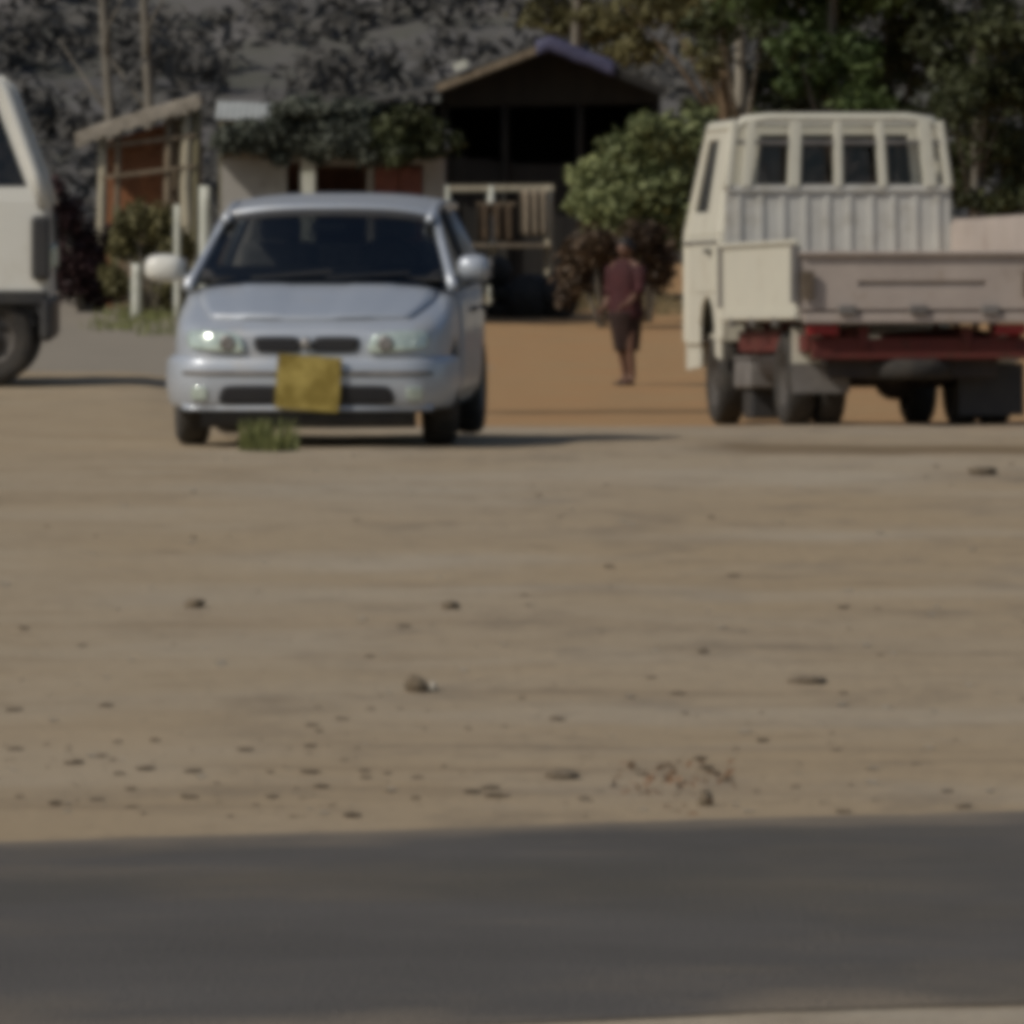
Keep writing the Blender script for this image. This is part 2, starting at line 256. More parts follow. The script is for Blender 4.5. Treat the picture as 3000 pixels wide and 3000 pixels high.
# ---------------------------------------------------------------- mesh helpers
def tag(o, label=None, cat=None, group=None, kind=None):
    if label: o['label'] = label
    if cat: o['category'] = cat
    if group: o['group'] = group
    if kind: o['kind'] = kind
    return o
def link(name, me, m, parent=None, smooth=False):
    o = bpy.data.objects.new(name, me); COL.objects.link(o)
    if m is not None: me.materials.append(m)
    if smooth:
        me.polygons.foreach_set('use_smooth', [True] * len(me.polygons))
    if parent is not None: o.parent = parent
    return o
def thing(name, loc, label, cat, rz=0.0, group=None, rot=None):
    o = bpy.data.objects.new(name, None); COL.objects.link(o); o.empty_display_size = 0.2
    o.location = loc; o.rotation_euler = rot if rot else (0, 0, rz)
    return tag(o, label, cat, group)
class MB:
    def __init__(s): s.v = []; s.f = []
    def add(s, vs, fs):
        b = len(s.v); s.v += [tuple(v) for v in vs]; s.f += [tuple(i + b for i in f) for f in fs]; return s
    def box(s, c, d, rot=None):
        c = Vector(c); h = Vector(d) * 0.5; vs = []
        for z in (-1, 1):
            for x, y in ((-1, -1), (1, -1), (1, 1), (-1, 1)):
                p = Vector((x * h.x, y * h.y, z * h.z))
                if rot is not None: p = rot @ p
                vs.append(c + p)
        return s.add(vs, [(3, 2, 1, 0), (4, 5, 6, 7), (0, 1, 5, 4), (1, 2, 6, 5), (2, 3, 7, 6), (3, 0, 4, 7)])
    def bar(s, a, b, w, h=None, up=(0, 0, 1)):
        a = Vector(a); b = Vector(b); h = h or w; t = (b - a).normalized(); u = Vector(up)
        if abs(t.dot(u)) > 0.95: u = Vector((0, 1, 0))
        x = t.cross(u).normalized(); y = x.cross(t).normalized(); vs = []
        for p in (a, b):
            for i, j in ((-1, -1), (1, -1), (1, 1), (-1, 1)): vs.append(p + x * (i * w / 2) + y * (j * h / 2))
        return s.add(vs, [(0, 1, 2, 3), (7, 6, 5, 4), (4, 5, 1, 0), (5, 6, 2, 1), (6, 7, 3, 2), (7, 4, 0, 3)])
    def tube(s, pts, rad, n=10, cap=True):
        pts = [Vector(p) for p in pts]
        if not isinstance(rad, (list, tuple)): rad = [rad] * len(pts)
        b = len(s.v); ref = Vector((0.31, 0.2, 0.93))
        for i, p in enumerate(pts):
            t = (pts[min(i + 1, len(pts) - 1)] - pts[max(i - 1, 0)]).normalized()
            u = ref if abs(t.dot(ref)) < 0.93 else Vector((1, 0, 0))
            x = t.cross(u).normalized(); y = t.cross(x)
            for k in range(n):
                a = 2 * math.pi * k / n; s.v.append(tuple(p + (x * math.cos(a) + y * math.sin(a)) * rad[i]))
        for i in range(len(pts) - 1):
            for k in range(n):
                k2 = (k + 1) % n; s.f.append((b + i * n + k, b + (i + 1) * n + k, b + (i + 1) * n + k2, b + i * n + k2))
        if cap:
            s.f.append(tuple(b + k for k in range(n)))
            e = b + (len(pts) - 1) * n; s.f.append(tuple(e + k for k in reversed(range(n))))
        return s
    def lathe(s, c, axis, prof, n=28):   # prof: (radius, along axis)
        axis = Vector(axis).normalized(); u = Vector((0, 0, 1)) if abs(axis.z) < 0.9 else Vector((1, 0, 0))
        x = axis.cross(u).normalized(); y = axis.cross(x); c = Vector(c); b = len(s.v)
        for r, a in prof:
            for k in range(n):
                t = 2 * math.pi * k / n; s.v.append(tuple(c + axis * a + (x * math.cos(t) + y * math.sin(t)) * r))
        for i in range(len(prof) - 1):
            for k in range(n):
                k2 = (k + 1) % n; s.f.append((b + i * n + k, b + i * n + k2, b + (i + 1) * n + k2, b + (i + 1) * n + k))
        return s
    def grid(s, fn, nu, nv):
        b = len(s.v)
        for j in range(nv + 1):
            for i in range(nu + 1): s.v.append(tuple(fn(i / nu, j / nv)))
        for j in range(nv):
            for i in range(nu):
                a = b + j * (nu + 1) + i; s.f.append((a, a + 1, a + nu + 2, a + nu + 1))
        return s
    def panel(s, A, B, C, D, holes=(), th=0.03):     # a wall or body panel with real openings; A bottom left, B bottom right, C top right, D top left
        A, B, C, D = map(Vector, (A, B, C, D)); n = (B - A).cross(D - A).normalized()
        us = sorted({0.0, 1.0, *[h[0] for h in holes], *[h[1] for h in holes]}); vs = sorted({0.0, 1.0, *[h[2] for h in holes], *[h[3] for h in holes]})
        def pt(u, v, o): return (A * (1 - u) + B * u) * (1 - v) + (D * (1 - u) + C * u) * v - n * o
        nu, nv = len(us), len(vs)
        solid = {}
        for i in range(nu - 1):
            for j in range(nv - 1):
                cu, cv = (us[i] + us[i + 1]) / 2, (vs[j] + vs[j + 1]) / 2
                solid[i, j] = not any(h[0] < cu < h[1] and h[2] < cv < h[3] for h in holes)
        b = len(s.v)
        for o in (0.0, th):
            for j in range(nv):
                for i in range(nu): s.v.append(tuple(pt(us[i], vs[j], o)))
        def q(i, j, k): return b + k * nu * nv + j * nu + i
        for (i, j), ok in solid.items():
            if not ok: continue
            s.f.append((q(i, j, 0), q(i + 1, j, 0), q(i + 1, j + 1, 0), q(i, j + 1, 0)))
            s.f.append((q(i, j + 1, 1), q(i + 1, j + 1, 1), q(i + 1, j, 1), q(i, j, 1)))
            for (a, c, e, g, ni, nj) in ((i, j, i + 1, j, i, j - 1), (i + 1, j, i + 1, j + 1, i + 1, j), (i + 1, j + 1, i, j + 1, i, j + 1), (i, j + 1, i, j, i - 1, j)):
                if not solid.get((ni, nj), False):
                    s.f.append((q(a, c, 1), q(e, g, 1), q(e, g, 0), q(a, c, 0)))
        return s
    def build(s, name, m, parent=None, smooth=False, bevel=0.0, sub=0, solid=0.0, merge=False):
        me = bpy.data.meshes.new(name); me.from_pydata(s.v, [], s.f); me.update()
        if merge:
            bm = bmesh.new(); bm.from_mesh(me); bmesh.ops.remove_doubles(bm, verts=bm.verts, dist=0.0005); bmesh.ops.recalc_face_normals(bm, faces=bm.faces); bm.to_mesh(me); bm.free()
        o = link(name, me, m, parent, smooth)
        if solid: md = o.modifiers.new('solid', 'SOLIDIFY'); md.thickness = solid; md.offset = 0.0
        if bevel: md = o.modifiers.new('bevel', 'BEVEL'); md.width = bevel; md.segments = 2; md.limit_method = 'ANGLE'; md.angle_limit = R(35)
        if sub: md = o.modifiers.new('sub', 'SUBSURF'); md.levels = sub; md.render_levels = sub
        return o
def apply_mods(o):
    dg = bpy.context.evaluated_depsgraph_get(); dg.update()
    me = bpy.data.meshes.new_from_object(o.evaluated_get(dg)); o.modifiers.clear(); o.data = me; return o
def copy_tree(o, parent=None):
    c = o.copy(); COL.objects.link(c); c.parent = parent
    for ch in list(o.children): copy_tree(ch, c)
    return c
def bvh_of(o):
    return BVHTree.FromPolygons([v.co[:] for v in o.data.vertices], [tuple(p.vertices) for p in o.data.polygons])
def wheel(parent, x, y, z, r, w, rim_r, axis, name='wheel', dish=0.04, rim='rim'):
    hub = bpy.data.objects.new(name, None); COL.objects.link(hub); hub.parent = parent; hub.location = (x, y, z)
    a = Vector(axis); h = w / 2
    t = MB(); t.lathe((0, 0, 0), a, [(rim_r, -h * .8), (rim_r + .02, -h), (r - .04, -h), (r - .012, -h * .8), (r, -h * .4), (r, h * .4), (r - .012, h * .8), (r - .04, h), (rim_r + .02, h), (rim_r, h * .8), (rim_r, -h * .8)], 30)
    t.build('tyre', M['tyre'], hub, smooth=True)
    q = MB(); q.lathe((0, 0, 0), a, [(rim_r, -h * .7), (rim_r, h * .85), (rim_r - .02, h * .8), (rim_r - .035, h * .8 - dish), (rim_r * .45, h * .8 - dish), (rim_r * .4, h * .8 - dish * .3), (0.001, h * .8 - dish * .25)], 24)
    for k in range(5):
        an = 2 * math.pi * k / 5; u = Vector((0, 0, 1)) if abs(a.z) < .9 else Vector((1, 0, 0)); xx = a.cross(u).normalized(); yy = a.cross(xx)
        c = (xx * math.cos(an) + yy * math.sin(an)) * rim_r * .28 + a * (h * .8 - dish * .3)
        q.lathe(c, a, [(.012, 0), (.012, .015), (.001, .016)], 6)
    q.build('rim', M[rim], hub, smooth=True)
    return hub
def leaves(name, centres, n, size, m, parent=None, flat=0.35, drop=0.0, kind=None, shell=0.45):
    """centres: list of (centre, radii): leaf-sized folded faces spread through the volume of each clump"""
    cs = np.array([c for c, r in centres], float); rs = np.array([r for c, r in centres], float)
    wgt = rs[:, 0] * rs[:, 1] + rs[:, 0] * rs[:, 2] + 1e-6; wgt /= wgt.sum()
    idx = rng.choice(len(cs), n, p=wgt)
    d = rng.normal(size=(n, 3)); d /= np.linalg.norm(d, axis=1)[:, None]
    rad = (shell + (1 - shell) * rng.random(n)) * (1 + 0.18 * rng.normal(size=n))
    p = cs[idx] + d * rad[:, None] * rs[idx]
    nrm = d * 0.6 + rng.normal(size=(n, 3)) * 0.8 + np.array([0, 0, flat]); nrm /= np.linalg.norm(nrm, axis=1)[:, None]
    t = np.cross(nrm, rng.normal(size=(n, 3))); t[:, 2] -= drop; t -= nrm * (t * nrm).sum(1)[:, None]; t /= np.linalg.norm(t, axis=1)[:, None]
    b = np.cross(nrm, t); L = size * (0.55 + 0.9 * rng.random(n)); Wd = L * (0.38 + .2 * rng.random(n))
    fold = nrm * (L * 0.14)[:, None]
    v = np.stack([p - t * L[:, None] * .5, p + b * Wd[:, None] * .5 + fold, p + t * L[:, None] * .5, p - b * Wd[:, None] * .5 + fold], 1).reshape(-1, 3)
    me = bpy.data.meshes.new(name); me.vertices.add(4 * n); me.vertices.foreach_set('co', v.ravel())
    base = np.arange(n) * 4; f = np.stack([base, base + 1, base + 2, base, base + 2, base + 3], 1).ravel()
    me.loops.add(6 * n); me.loops.foreach_set('vertex_index', f)
    me.polygons.add(2 * n); me.polygons.foreach_set('loop_start', np.arange(2 * n) * 3)
    me.update(calc_edges=True)
    clump = rng.random(len(cs)); tone = np.clip(0.55 * clump[idx] + 0.55 * rng.random(n) - 0.05, 0, 1)
    at = me.attributes.new('tone', 'FLOAT', 'POINT'); at.data.foreach_set('value', np.repeat(tone, 4))
    o = link(name, me, m, parent)
    if kind: o['kind'] = kind
    return o
def blades(name, spots, n, h, w, m, parent=None, lean=0.5):
    vs = []; fs = []; tone = []
    for k in range(n):
        cx, cy, cz, rx, ry = spots[k % len(spots)]
        a = rng.random() * 6.283; q = math.sqrt(rng.random())
        x = cx + math.cos(a) * q * rx; y = cy + math.sin(a) * q * ry
        hh = h * (0.45 + 0.75 * rng.random()); yaw = rng.random() * 6.283; ln = lean * hh * rng.random()
        dx, dy = math.cos(yaw), math.sin(yaw); ww = w * (.6 + .8 * rng.random()); b = len(vs)
        for t, wd in ((0, 1.0), (.55, .8), (1.0, .08)):
            ox, oy = dx * ln * t * t, dy * ln * t * t
            for sgn in (-1, 1): vs.append((x + ox - dy * ww * wd * sgn / 2, y + oy + dx * ww * wd * sgn / 2, cz + hh * t * (1 - .15 * t)))
        fs += [(b, b + 1, b + 3, b + 2), (b + 2, b + 3, b + 5, b + 4)]; tone += [rng.random()] * 6
    me = bpy.data.meshes.new(name); me.from_pydata(vs, [], fs); me.update()
    at = me.attributes.new('tone', 'FLOAT', 'POINT'); at.data.foreach_set('value', tone)
    return link(name, me, m, parent)
def wobble(mb, amp, sc, seed=0.0):
    mb.v = [tuple(Vector(v) + Vector((noise.noise(Vector(v) * sc + Vector((seed, 0, 0))), noise.noise(Vector(v) * sc + Vector((seed, 7, 0))), noise.noise(Vector(v) * sc + Vector((seed, 0, 9))))) * amp) for v in mb.v]
    return mb
def rock(seed, dims, sub=2):
    bm = bmesh.new(); bmesh.ops.create_icosphere(bm, subdivisions=sub, radius=0.5)
    for v in bm.verts:
        k = 1 + 0.38 * noise.noise(v.co * 2.1 + Vector((seed * 3.7, seed, 1))); v.co = Vector((v.co.x * dims[0], v.co.y * dims[1], v.co.z * dims[2])) * k
    me = bpy.data.meshes.new('stone'); bm.to_mesh(me); bm.free(); return me

# ================================================================ SETTING
def axis_lines(parts):
    out = []
    for a, b, st in parts:
        n = max(1, int(round((b - a) / st)))
        out += [a + (b - a) * i / n for i in range(n)]
    return out + [parts[-1][1]]
xs = axis_lines([(-400, -60, 40), (-60, -12, 3), (-12, -5, .5), (-5, 5, .16), (5, 12, .5), (12, 60, 3), (60, 400, 40)])
ys = axis_lines([(-300, -20, 40), (-20, 20, 4), (20, 34, .3), (34, 72, .16), (72, 120, .3), (120, 175, .8), (175, 260, 4), (260, 900, 80)])
gv = [(x, y, ground_z(x, y)) for y in ys for x in xs]
nx = len(xs); gf = [(j * nx + i, j * nx + i + 1, (j + 1) * nx + i + 1, (j + 1) * nx + i) for j in range(len(ys) - 1) for i in range(nx - 1)]
me = bpy.data.meshes.new('ground'); me.from_pydata(gv, [], gf); me.update()
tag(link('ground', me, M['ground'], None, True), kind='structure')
# asphalt road, its broken edges wander
rv = []; rf = []; NS = 900; cuts = (0.0, 0.05, .2, .5, .8, .95, 1.0)
for i in range(NS + 1):
    t = -90 + 180 * i / NS
    if True:
        far = 0.0 + 0.10 * noise.noise(Vector((t * 0.8, 0, 3))) + 0.05 * noise.noise(Vector((t * 4, 2, 3)))
        near = -5.95 + 0.14 * noise.noise(Vector((t * 0.7, 5, 3))) + 0.05 * noise.noise(Vector((t * 3.5, 8, 3)))
    for k, c in enumerate(cuts):
        v = far + (near - far) * c
        x = t * math.cos(RA) - v * math.sin(RA); y = 31.15 + t * math.sin(RA) + v * math.cos(RA)
        rv.append((x, y, 0.004 + (0.018 if 0 < k < 6 else 0.0) + (0.012 if 1 < k < 5 else 0)))
nc = len(cuts)
for i in range(NS):
    for k in range(nc - 1): rf.append((i * nc + k, i * nc + k + 1, (i + 1) * nc + k + 1, (i + 1) * nc + k))
me = bpy.data.meshes.new('road'); me.from_pydata(rv, [], rf); me.update()
ea = me.attributes.new('edge', 'FLOAT', 'POINT'); ea.data.foreach_set('value', [(1.0, .62, .14, 0.0, .0, .2, .45)[i % nc] for i in range(len(rv))])
tag(link('road', me, M['asphalt'], None, True), kind='structure')
# hill behind everything
hx = axis_lines([(-700, -60, 30), (-60, 60, 1.5), (60, 700, 30)]); hy = axis_lines([(190, 300, 2.0), (300, 700, 25)])
hv = []
for y in hy:
    for x in hx:
        z = -1.6 + sm(196, 620, y) * 150 + max(0, y - 200) * 0.10 * (1 + .5 * noise.noise(Vector((x * .02, y * .02, 3))))
        z += (noise.noise(Vector((x * .09, y * .09, 1))) * 1.5 + noise.noise(Vector((x * .35, y * .35, 4))) * .5) * sm(196, 230, y)
        hv.append((x, y, z))
nx = len(hx); hf = [(j * nx + i, j * nx + i + 1, (j + 1) * nx + i + 1, (j + 1) * nx + i) for j in range(len(hy) - 1) for i in range(nx - 1)]
me = bpy.data.meshes.new('hill'); me.from_pydata(hv, [], hf); me.update()
hill = tag(link('hill', me, M['hill'], None, True), kind='structure')
hb = bvh_of(hill)
sc = []
for k in range(1100):
    x = rng.uniform(-24, 30); y = rng.uniform(198, 262)
    h_ = hb.ray_cast(Vector((x, y, 400)), Vector((0, 0, -1)))
    if h_[0] is None: continue
    r = rng.uniform(.35, 1.1); sc.append(((x, y, h_[0].z + r * .45), (r, r, r * .65)))
tag(leaves('dry_scrub', sc, 34000, 0.42, M['leaf_dry'], kind='stuff'), 'grey dry scrub covering the far hillside', 'scrub', kind='stuff')

# ================================================================ SMALL SILVER CAR
def build_car():
    D0 = 63.9
    p = onground(962, D0)
    car = thing('parked_car', (p.x, D0 + 1.72, ground_base(p.x, D0)), 'small silver hatchback with a yellow number plate parked facing the road', 'car', rz=R(-4.0))
    # local: x to the right of the picture, nose towards -y, z up
    def ring(y, hw, zb, zt, sh, mid):
        h = [(0, zb), (hw * .55, zb), (hw * .90, zb + .015), (hw * .985, zb + .10), (hw * 1.0, mid), (hw * .985, sh - .02), (hw * .93, sh + .035), (hw * .72, zt - .012), (hw * .38, zt), (0, zt + .004)]
        pts = [(x, y, z) for x, z in h] + [(-x, y, z) for x, z in reversed(h[1:-1])]
        return pts
    secs = [(-1.735, .50, .30, .635, .575, .46), (-1.715, .58, .27, .665, .60, .46), (-1.66, .665, .24, .695, .63, .47), (-1.54, .74, .22, .735, .665, .49), (-1.35, .782, .20, .785, .71, .50),
            (-1.05, .79, .18, .865, .775, .52), (-.80, .79, .17, .915, .83, .53), (-.3, .79, .165, .90, .85, .54), (.5, .79, .165, .90, .865, .55), (1.2, .785, .165, .92, .885, .56), (1.55, .76, .19, .93, .89, .58), (1.68, .70, .22, .92, .87, .6), (1.735, .58, .34, .88, .82, .6)]
    m = MB(); K = 18
    for s_ in secs: m.v += ring(*s_)
    for i in range(len(secs) - 1):
        for k in range(K): m.f.append((i * K + k, i * K + (k + 1) % K, (i + 1) * K + (k + 1) % K, (i + 1) * K + k))
    m.f.append(tuple(reversed(range(K)))); e = (len(secs) - 1) * K; m.f.append(tuple(e + k for k in range(K)))
    body = m.build('body', M['car_paint'], car, smooth=True, sub=2, merge=True)
    cut = MB()
    for wy in (-1.12, 1.14):
        for sx in (-1, 1): cut.lathe((sx * .70, wy, .27), (1, 0, 0), [(.001, -.17), (.325, -.17), (.325, .17), (.001, .17)], 32)
    co = cut.build('arch_cut', None, car, merge=True)
    md = body.modifiers.new('arch', 'BOOLEAN'); md.object = co; md.operation = 'DIFFERENCE'; md.solver = 'EXACT'
    apply_mods(body); bpy.data.objects.remove(co)
    body.data.polygons.foreach_set('use_smooth', [True] * len(body.data.polygons))
    bb = bvh_of(body)
    def front_patch(name, quad, off, mt, th=0.012, par=car, bvh=None, nu=14, nv=8, rnd=True):
        q = [Vector((a, 0, b)) for a, b in quad]
        def fn(u, v):
            if rnd:  # soften the corners
                cu, cv = u * 2 - 1, v * 2 - 1
                u2 = .5 + .5 * cu * math.sqrt(max(0, 1 - .22 * cv ** 4)); v2 = .5 + .5 * cv * math.sqrt(max(0, 1 - .22 * cu ** 4)); u, v = u2, v2
            a = (q[0] * (1 - u) + q[1] * u) * (1 - v) + (q[3] * (1 - u) + q[2] * u) * v
            h = (bvh or bb).ray_cast(Vector((a.x, -4, a.z)), Vector((0, 1, 0)))
            y = h[0].y if h[0] is not None else -1.5
            return Vector((a.x, y - off, a.z))
        g = MB(); g.grid(fn, nu, nv); return g.build(name, mt, par, smooth=True, solid=th)
    # bonnet panel
    def top(x, y):
        h = bb.ray_cast(Vector((x, y, 3)), Vector((0, 0, -1))); return h[0].z if h[0] is not None else .6
    def hood_fn(u, v):
        y = -1.63 + .74 * v; hw = .56 + .10 * v + .03 * math.sin(v * 3.14); cu = u * 2 - 1
        y2 = y + .10 * (1 - v) * cu * cu
        x = cu * hw; return Vector((x, y2, top(x, y2) + .010 + .006 * (1 if .25 < abs(cu) < .62 else 0)))
    MB().grid(hood_fn, 26, 14).build('bonnet', M['hood_paint'], car, smooth=True, solid=.014)
    # bumper: a profile swept along the nose
    prof = [(-.08, .505), (.005, .515), (.036, .485), (.042, .40), (.042, .34), (.030, .265), (.010, .225), (-.08, .22)]
    path = []
    for i in range(41):
        t = i / 20 - 1; x = .80 * math.sin(t * 1.5708 * .999) if False else .785 * (1 - (1 - abs(t)) ** 1.7) * (1 if t >= 0 else -1)
        y = -1.735 + .075 * abs(x / .80) ** 2 + .42 * max(0, (abs(t) - .50) / .5) ** 2.2
        path.append(Vector((x, y, 0)))
    bmk = MB(); n = len(prof)
    for i, q in enumerate(path):
        tg = (path[min(i + 1, 40)] - path[max(i - 1, 0)]).normalized(); out = Vector((tg.y, -tg.x, 0))
        for o_, z in prof: bmk.v.append(tuple(q + out * o_ + Vector((0, 0, z))))
    for i in range(40):
        for k in range(n): bmk.f.append((i * n + k, (i + 1) * n + k, (i + 1) * n + (k + 1) % n, i * n + (k + 1) % n))
    bmk.f.append(tuple(range(n))); bmk.f.append(tuple(reversed(range(40 * n, 41 * n))))
    bump = bmk.build('bumper', M['car_paint'], car, smooth=True, bevel=.012, merge=True); apply_mods(bump)
    bump.data.polygons.foreach_set('use_smooth', [True] * len(bump.data.polygons))
    bv = bvh_of(bump)
    # lower grille opening: left and right of the plate, fog lamp pockets, bumper moulding
    front_patch('lower_intake', ((-.50, .245), (-.13, .245), (-.13, .355), (-.47, .355)), .004, M['dark_trim'], .006, bump, bv)
    front_patch('lower_intake', ((.13, .245), (.50, .245), (.47, .355), (.13, .355)), .004, M['dark_trim'], .006, bump, bv)
    for sx in (-1, 1):
        f = front_patch('fog_lamp', ((sx * .60 - .045, .27), (sx * .60 + .045, .27), (sx * .60 + .045, .345), (sx * .60 - .045, .345)), .006, M['lamp'], .008, bump, bv)
        front_patch('bumper_strip', ((sx * .15 if sx > 0 else -.70, .405), (.70 if sx > 0 else -.15, .405), (.70 if sx > 0 else -.15, .435), (sx * .15 if sx > 0 else -.70, .435)), .005, M['grey_metal'], .008, bump, bv)
    lip = MB(); lip.grid(lambda u, v: Vector(((u * 2 - 1) * .70, -1.745 + .10 * (u * 2 - 1) ** 2 - .025 * (1 - v), .215 + .03 * v)), 20, 2); lip.build('bumper_lip', M['car_paint'], bump, smooth=True, solid=.012)
    MB().grid(lambda u, v: Vector(((u * 2 - 1) * .60, -1.70 + .10 * (u * 2 - 1) ** 2, .115 + .12 * v)), 16, 2).build('under_car_shade', M['black_plastic'], bump, smooth=True, solid=.015)  # added black sheet standing in for the shade under the car
    # upper grille: two slots with a chrome frame and a badge bar
    for sx in (-1, 1):
        gr = front_patch('grille', ((min(sx * .03, sx * .285), .535), (max(sx * .03, sx * .285), .535), (max(sx * .04, sx * .30), .625), (min(sx * .04, sx * .30), .625)), .008, M['dark_trim'], .008)
        for zz in (.562, .592):
            front_patch('grille_bar', ((min(sx * .045, sx * .28), zz), (max(sx * .045, sx * .28), zz), (max(sx * .045, sx * .28), zz + .007), (min(sx * .045, sx * .28), zz + .007)), .014, M['black_plastic'], .006, gr, nv=1, rnd=False)
    em = MB(); em.lathe((0, -1.752, .583), (0, -1, 0), [(.001, .02), (.026, .02), (.034, .01), (.034, -.01)], 20); em.build('badge', M['rim'], car, smooth=True)
    # headlamps wrap round the corners
    for sx in (-1, 1):
        a, b = (.335, .665)
        q = ((sx * a, .525), (sx * b, .555), (sx * (b + .01), .655), (sx * (a + .03), .64))
        if sx < 0: q = (q[1], q[0], q[3], q[2])
        hl = front_patch('headlight', q, .012, M['lamp'], .02)
        cx = sx * .44; r = MB(); h0 = bb.ray_cast(Vector((cx, -4, .59)), Vector((0, 1, 0)))[0]
        r.lathe((cx, h0.y - .024, .588), (0, -1, 0), [(.045, -.004), (.045, .006), (.03, .008), (.001, .002)], 20); r.build('reflector', M['rim'], hl, smooth=True)
        iq = ((sx * .58, .548), (sx * .66, .56), (sx * .668, .635), (sx * .595, .63))
        if sx < 0: iq = (iq[1], iq[0], iq[3], iq[2])
        front_patch('indicator', iq, .02, M['amber'] if False else M['lamp'], .012, hl)
    # plate, hung slightly askew
    pl = MB(); rot = Matrix.Rotation(R(4), 3, 'Y')
    pl.box((.015, -1.802, .368), (.335, .012, .285), rot); plate = pl.build('number_plate', M['plate'], car, bevel=.006)
    fr = MB()
    for dz in (-.145, .145): fr.box(Vector((.015, -1.800, .368)) + rot @ Vector((0, 0, dz)), (.35, .02, .012), rot)
    for dx in (-.172, .172): fr.box(Vector((.015, -1.800, .368)) + rot @ Vector((dx, 0, 0)), (.012, .018, .28), rot)
    fr.build('plate_frame', M['plate'], plate)
    # glasshouse -------------------------------------------------
    def roof_fn(u, v):
        cu = u * 2 - 1; y = -.27 + 1.62 * v
        zc = 1.322 + .062 * math.sin(min(1, v * 1.55) * 1.5708) - .045 * max(0, v - .55) ** 1.6 * 2.2
        hw = .590 + .02 * math.sin(min(1, v * 1.5) * 1.5708)
        yy = y + .07 * cu * cu * (1 - v)
        return Vector((cu * hw, yy, zc - .045 * abs(cu) ** 3.0))
    MB().grid(roof_fn, 20, 18).build('roof', M['car_paint'], car, smooth=True, solid=.03)
    def ws(u, v):
        cu = u * 2 - 1; hw = .735 - .150 * v; y = -.985 + .72 * v + (.13 - .06 * v) * cu * cu
        return Vector((cu * hw, y, .905 + .412 * v - (.02 + .03 * v) * abs(cu) ** 3))
    wsh = MB().grid(ws, 20, 12).build('windshield', M['glass'], car, smooth=True)
    sh = MB().grid(lambda u, v: ws(.04 + .92 * u, .90 + .10 * v) + Vector((0, -.004, .003)), 16, 2).build('shade_band', M['black_plastic'], wsh, smooth=True)
    for sx, dx in ((-.42, .5), (.05, .52)):
        w_ = MB(); a = ws(.5 + sx * .62, .03) + Vector((0, -.02, .02)); b = ws(.5 + (sx + dx) * .62, .13) + Vector((0, -.02, .014)); w_.tube([a, b], .008, 6); w_.build('wiper', M['black_plastic'], wsh)
    for sx in (-1, 1):
        ap = MB(); pts = [ws(.5 + .5 * sx, t) + Vector((sx * .012, .012, 0)) for t in (-.02, .25, .5, .75, 1.03)]; ap.tube(pts, [.032, .027, .025, .025, .030], 8); ap.build('windshield_pillar', M['car_paint'], car, smooth=True)
        def side(u, v):
            y = -.72 + 2.0 * u + (.40 - .28 * u) * v * (1 - u) - .20 * u * v
            return Vector((sx * (.765 - .165 * v - .02 * v * v), y, .885 + (.405 + .06 * math.sin(u * 3.14)) * v - .035 * (1 - u) * v))
        sg = MB().grid(side, 16, 6).build('side_window', M['glass'], car, smooth=True)
        for uu in (.50, .985):
            pp = MB(); pp.tube([side(uu, 0), side(uu, .5), side(uu, 1.0)], [.034, .03, .03], 8); pp.build('pillar', M['black_plastic'] if uu < .9 else M['car_paint'], car, smooth=True)
        rl = MB(); rl.tube([side(t, 1.0) for t in (0, .2, .4, .6, .8, 1)], .028, 8); rl.build('roof_rail', M['car_paint'], car, smooth=True)
        for y0, y1 in ((-.72, .22), (.24, 1.0)):
            def dfn(u, v):
                y = y0 + (y1 - y0) * u; z = .27 + .57 * v
                h = bb.ray_cast(Vector((sx * 3, y, z)), Vector((-sx, 0, 0))); xx = h[0].x if h[0] is not None else sx * .78
                return Vector((xx + sx * .007, y, z))
            dr = MB().grid(dfn, 10, 8).build('door', M['car_paint'], car, smooth=True, solid=.012)
            hd = MB(); hd.box((sx * .802, y1 - .14, .745), (.03, .15, .03)); hd.build('door_handle', M['black_plastic'], dr, bevel=.008)
        # door mirror on a short arm
        mm = MB()
        def shell(u, v):
            a = u * 6.2832; b = (v - .5) * 3.1416
            return Vector((sx * ((.905 if sx < 0 else .845) + (.115 if sx < 0 else .09) * math.copysign(abs(math.cos(a) * math.cos(b)) ** .7, math.cos(a))), -.60 + .075 * math.sin(b) , .985 + .078 * math.copysign(abs(math.sin(a) * math.cos(b)) ** .7, math.sin(a))))
        mm.grid(shell, 20, 10); mm.tube([(sx * .745, -.60, .905), (sx * .84, -.60, .955)], .03, 8)
        mo = mm.build('door_mirror', M['van_white'] if sx < 0 else M['car_paint'], car, smooth=True)
        MB().grid(lambda u, v: Vector((sx * (.785 + .16 * u), -.522, .93 + .11 * v)), 2, 2).build('mirror_glass', M['rim'], mo, solid=.006)
        wh = wheel(car, sx * .695, -1.12, .285, .285, .18, .175, (sx, 0, 0)); wh.rotation_euler = (0, 0, R(9))
        wheel(car, sx * .695, 1.14, .285, .285, .17, .175, (sx, 0, 0))
    def rw(u, v):
        cu = u * 2 - 1; return Vector((cu * (.66 - .10 * v), 1.55 - .26 * v - .06 * cu * cu, .93 + .36 * v))
    MB().grid(rw, 12, 6).build('rear_window', M['glass'], car, smooth=True)
    # inside
    dk = MB(); dk.grid(lambda u, v: Vector(((u * 2 - 1) * .69, -.86 + 2.3 * v, .93 - .01 * v)), 6, 8); ins = dk.build('cabin_floor', M['interior'], car, solid=.02)
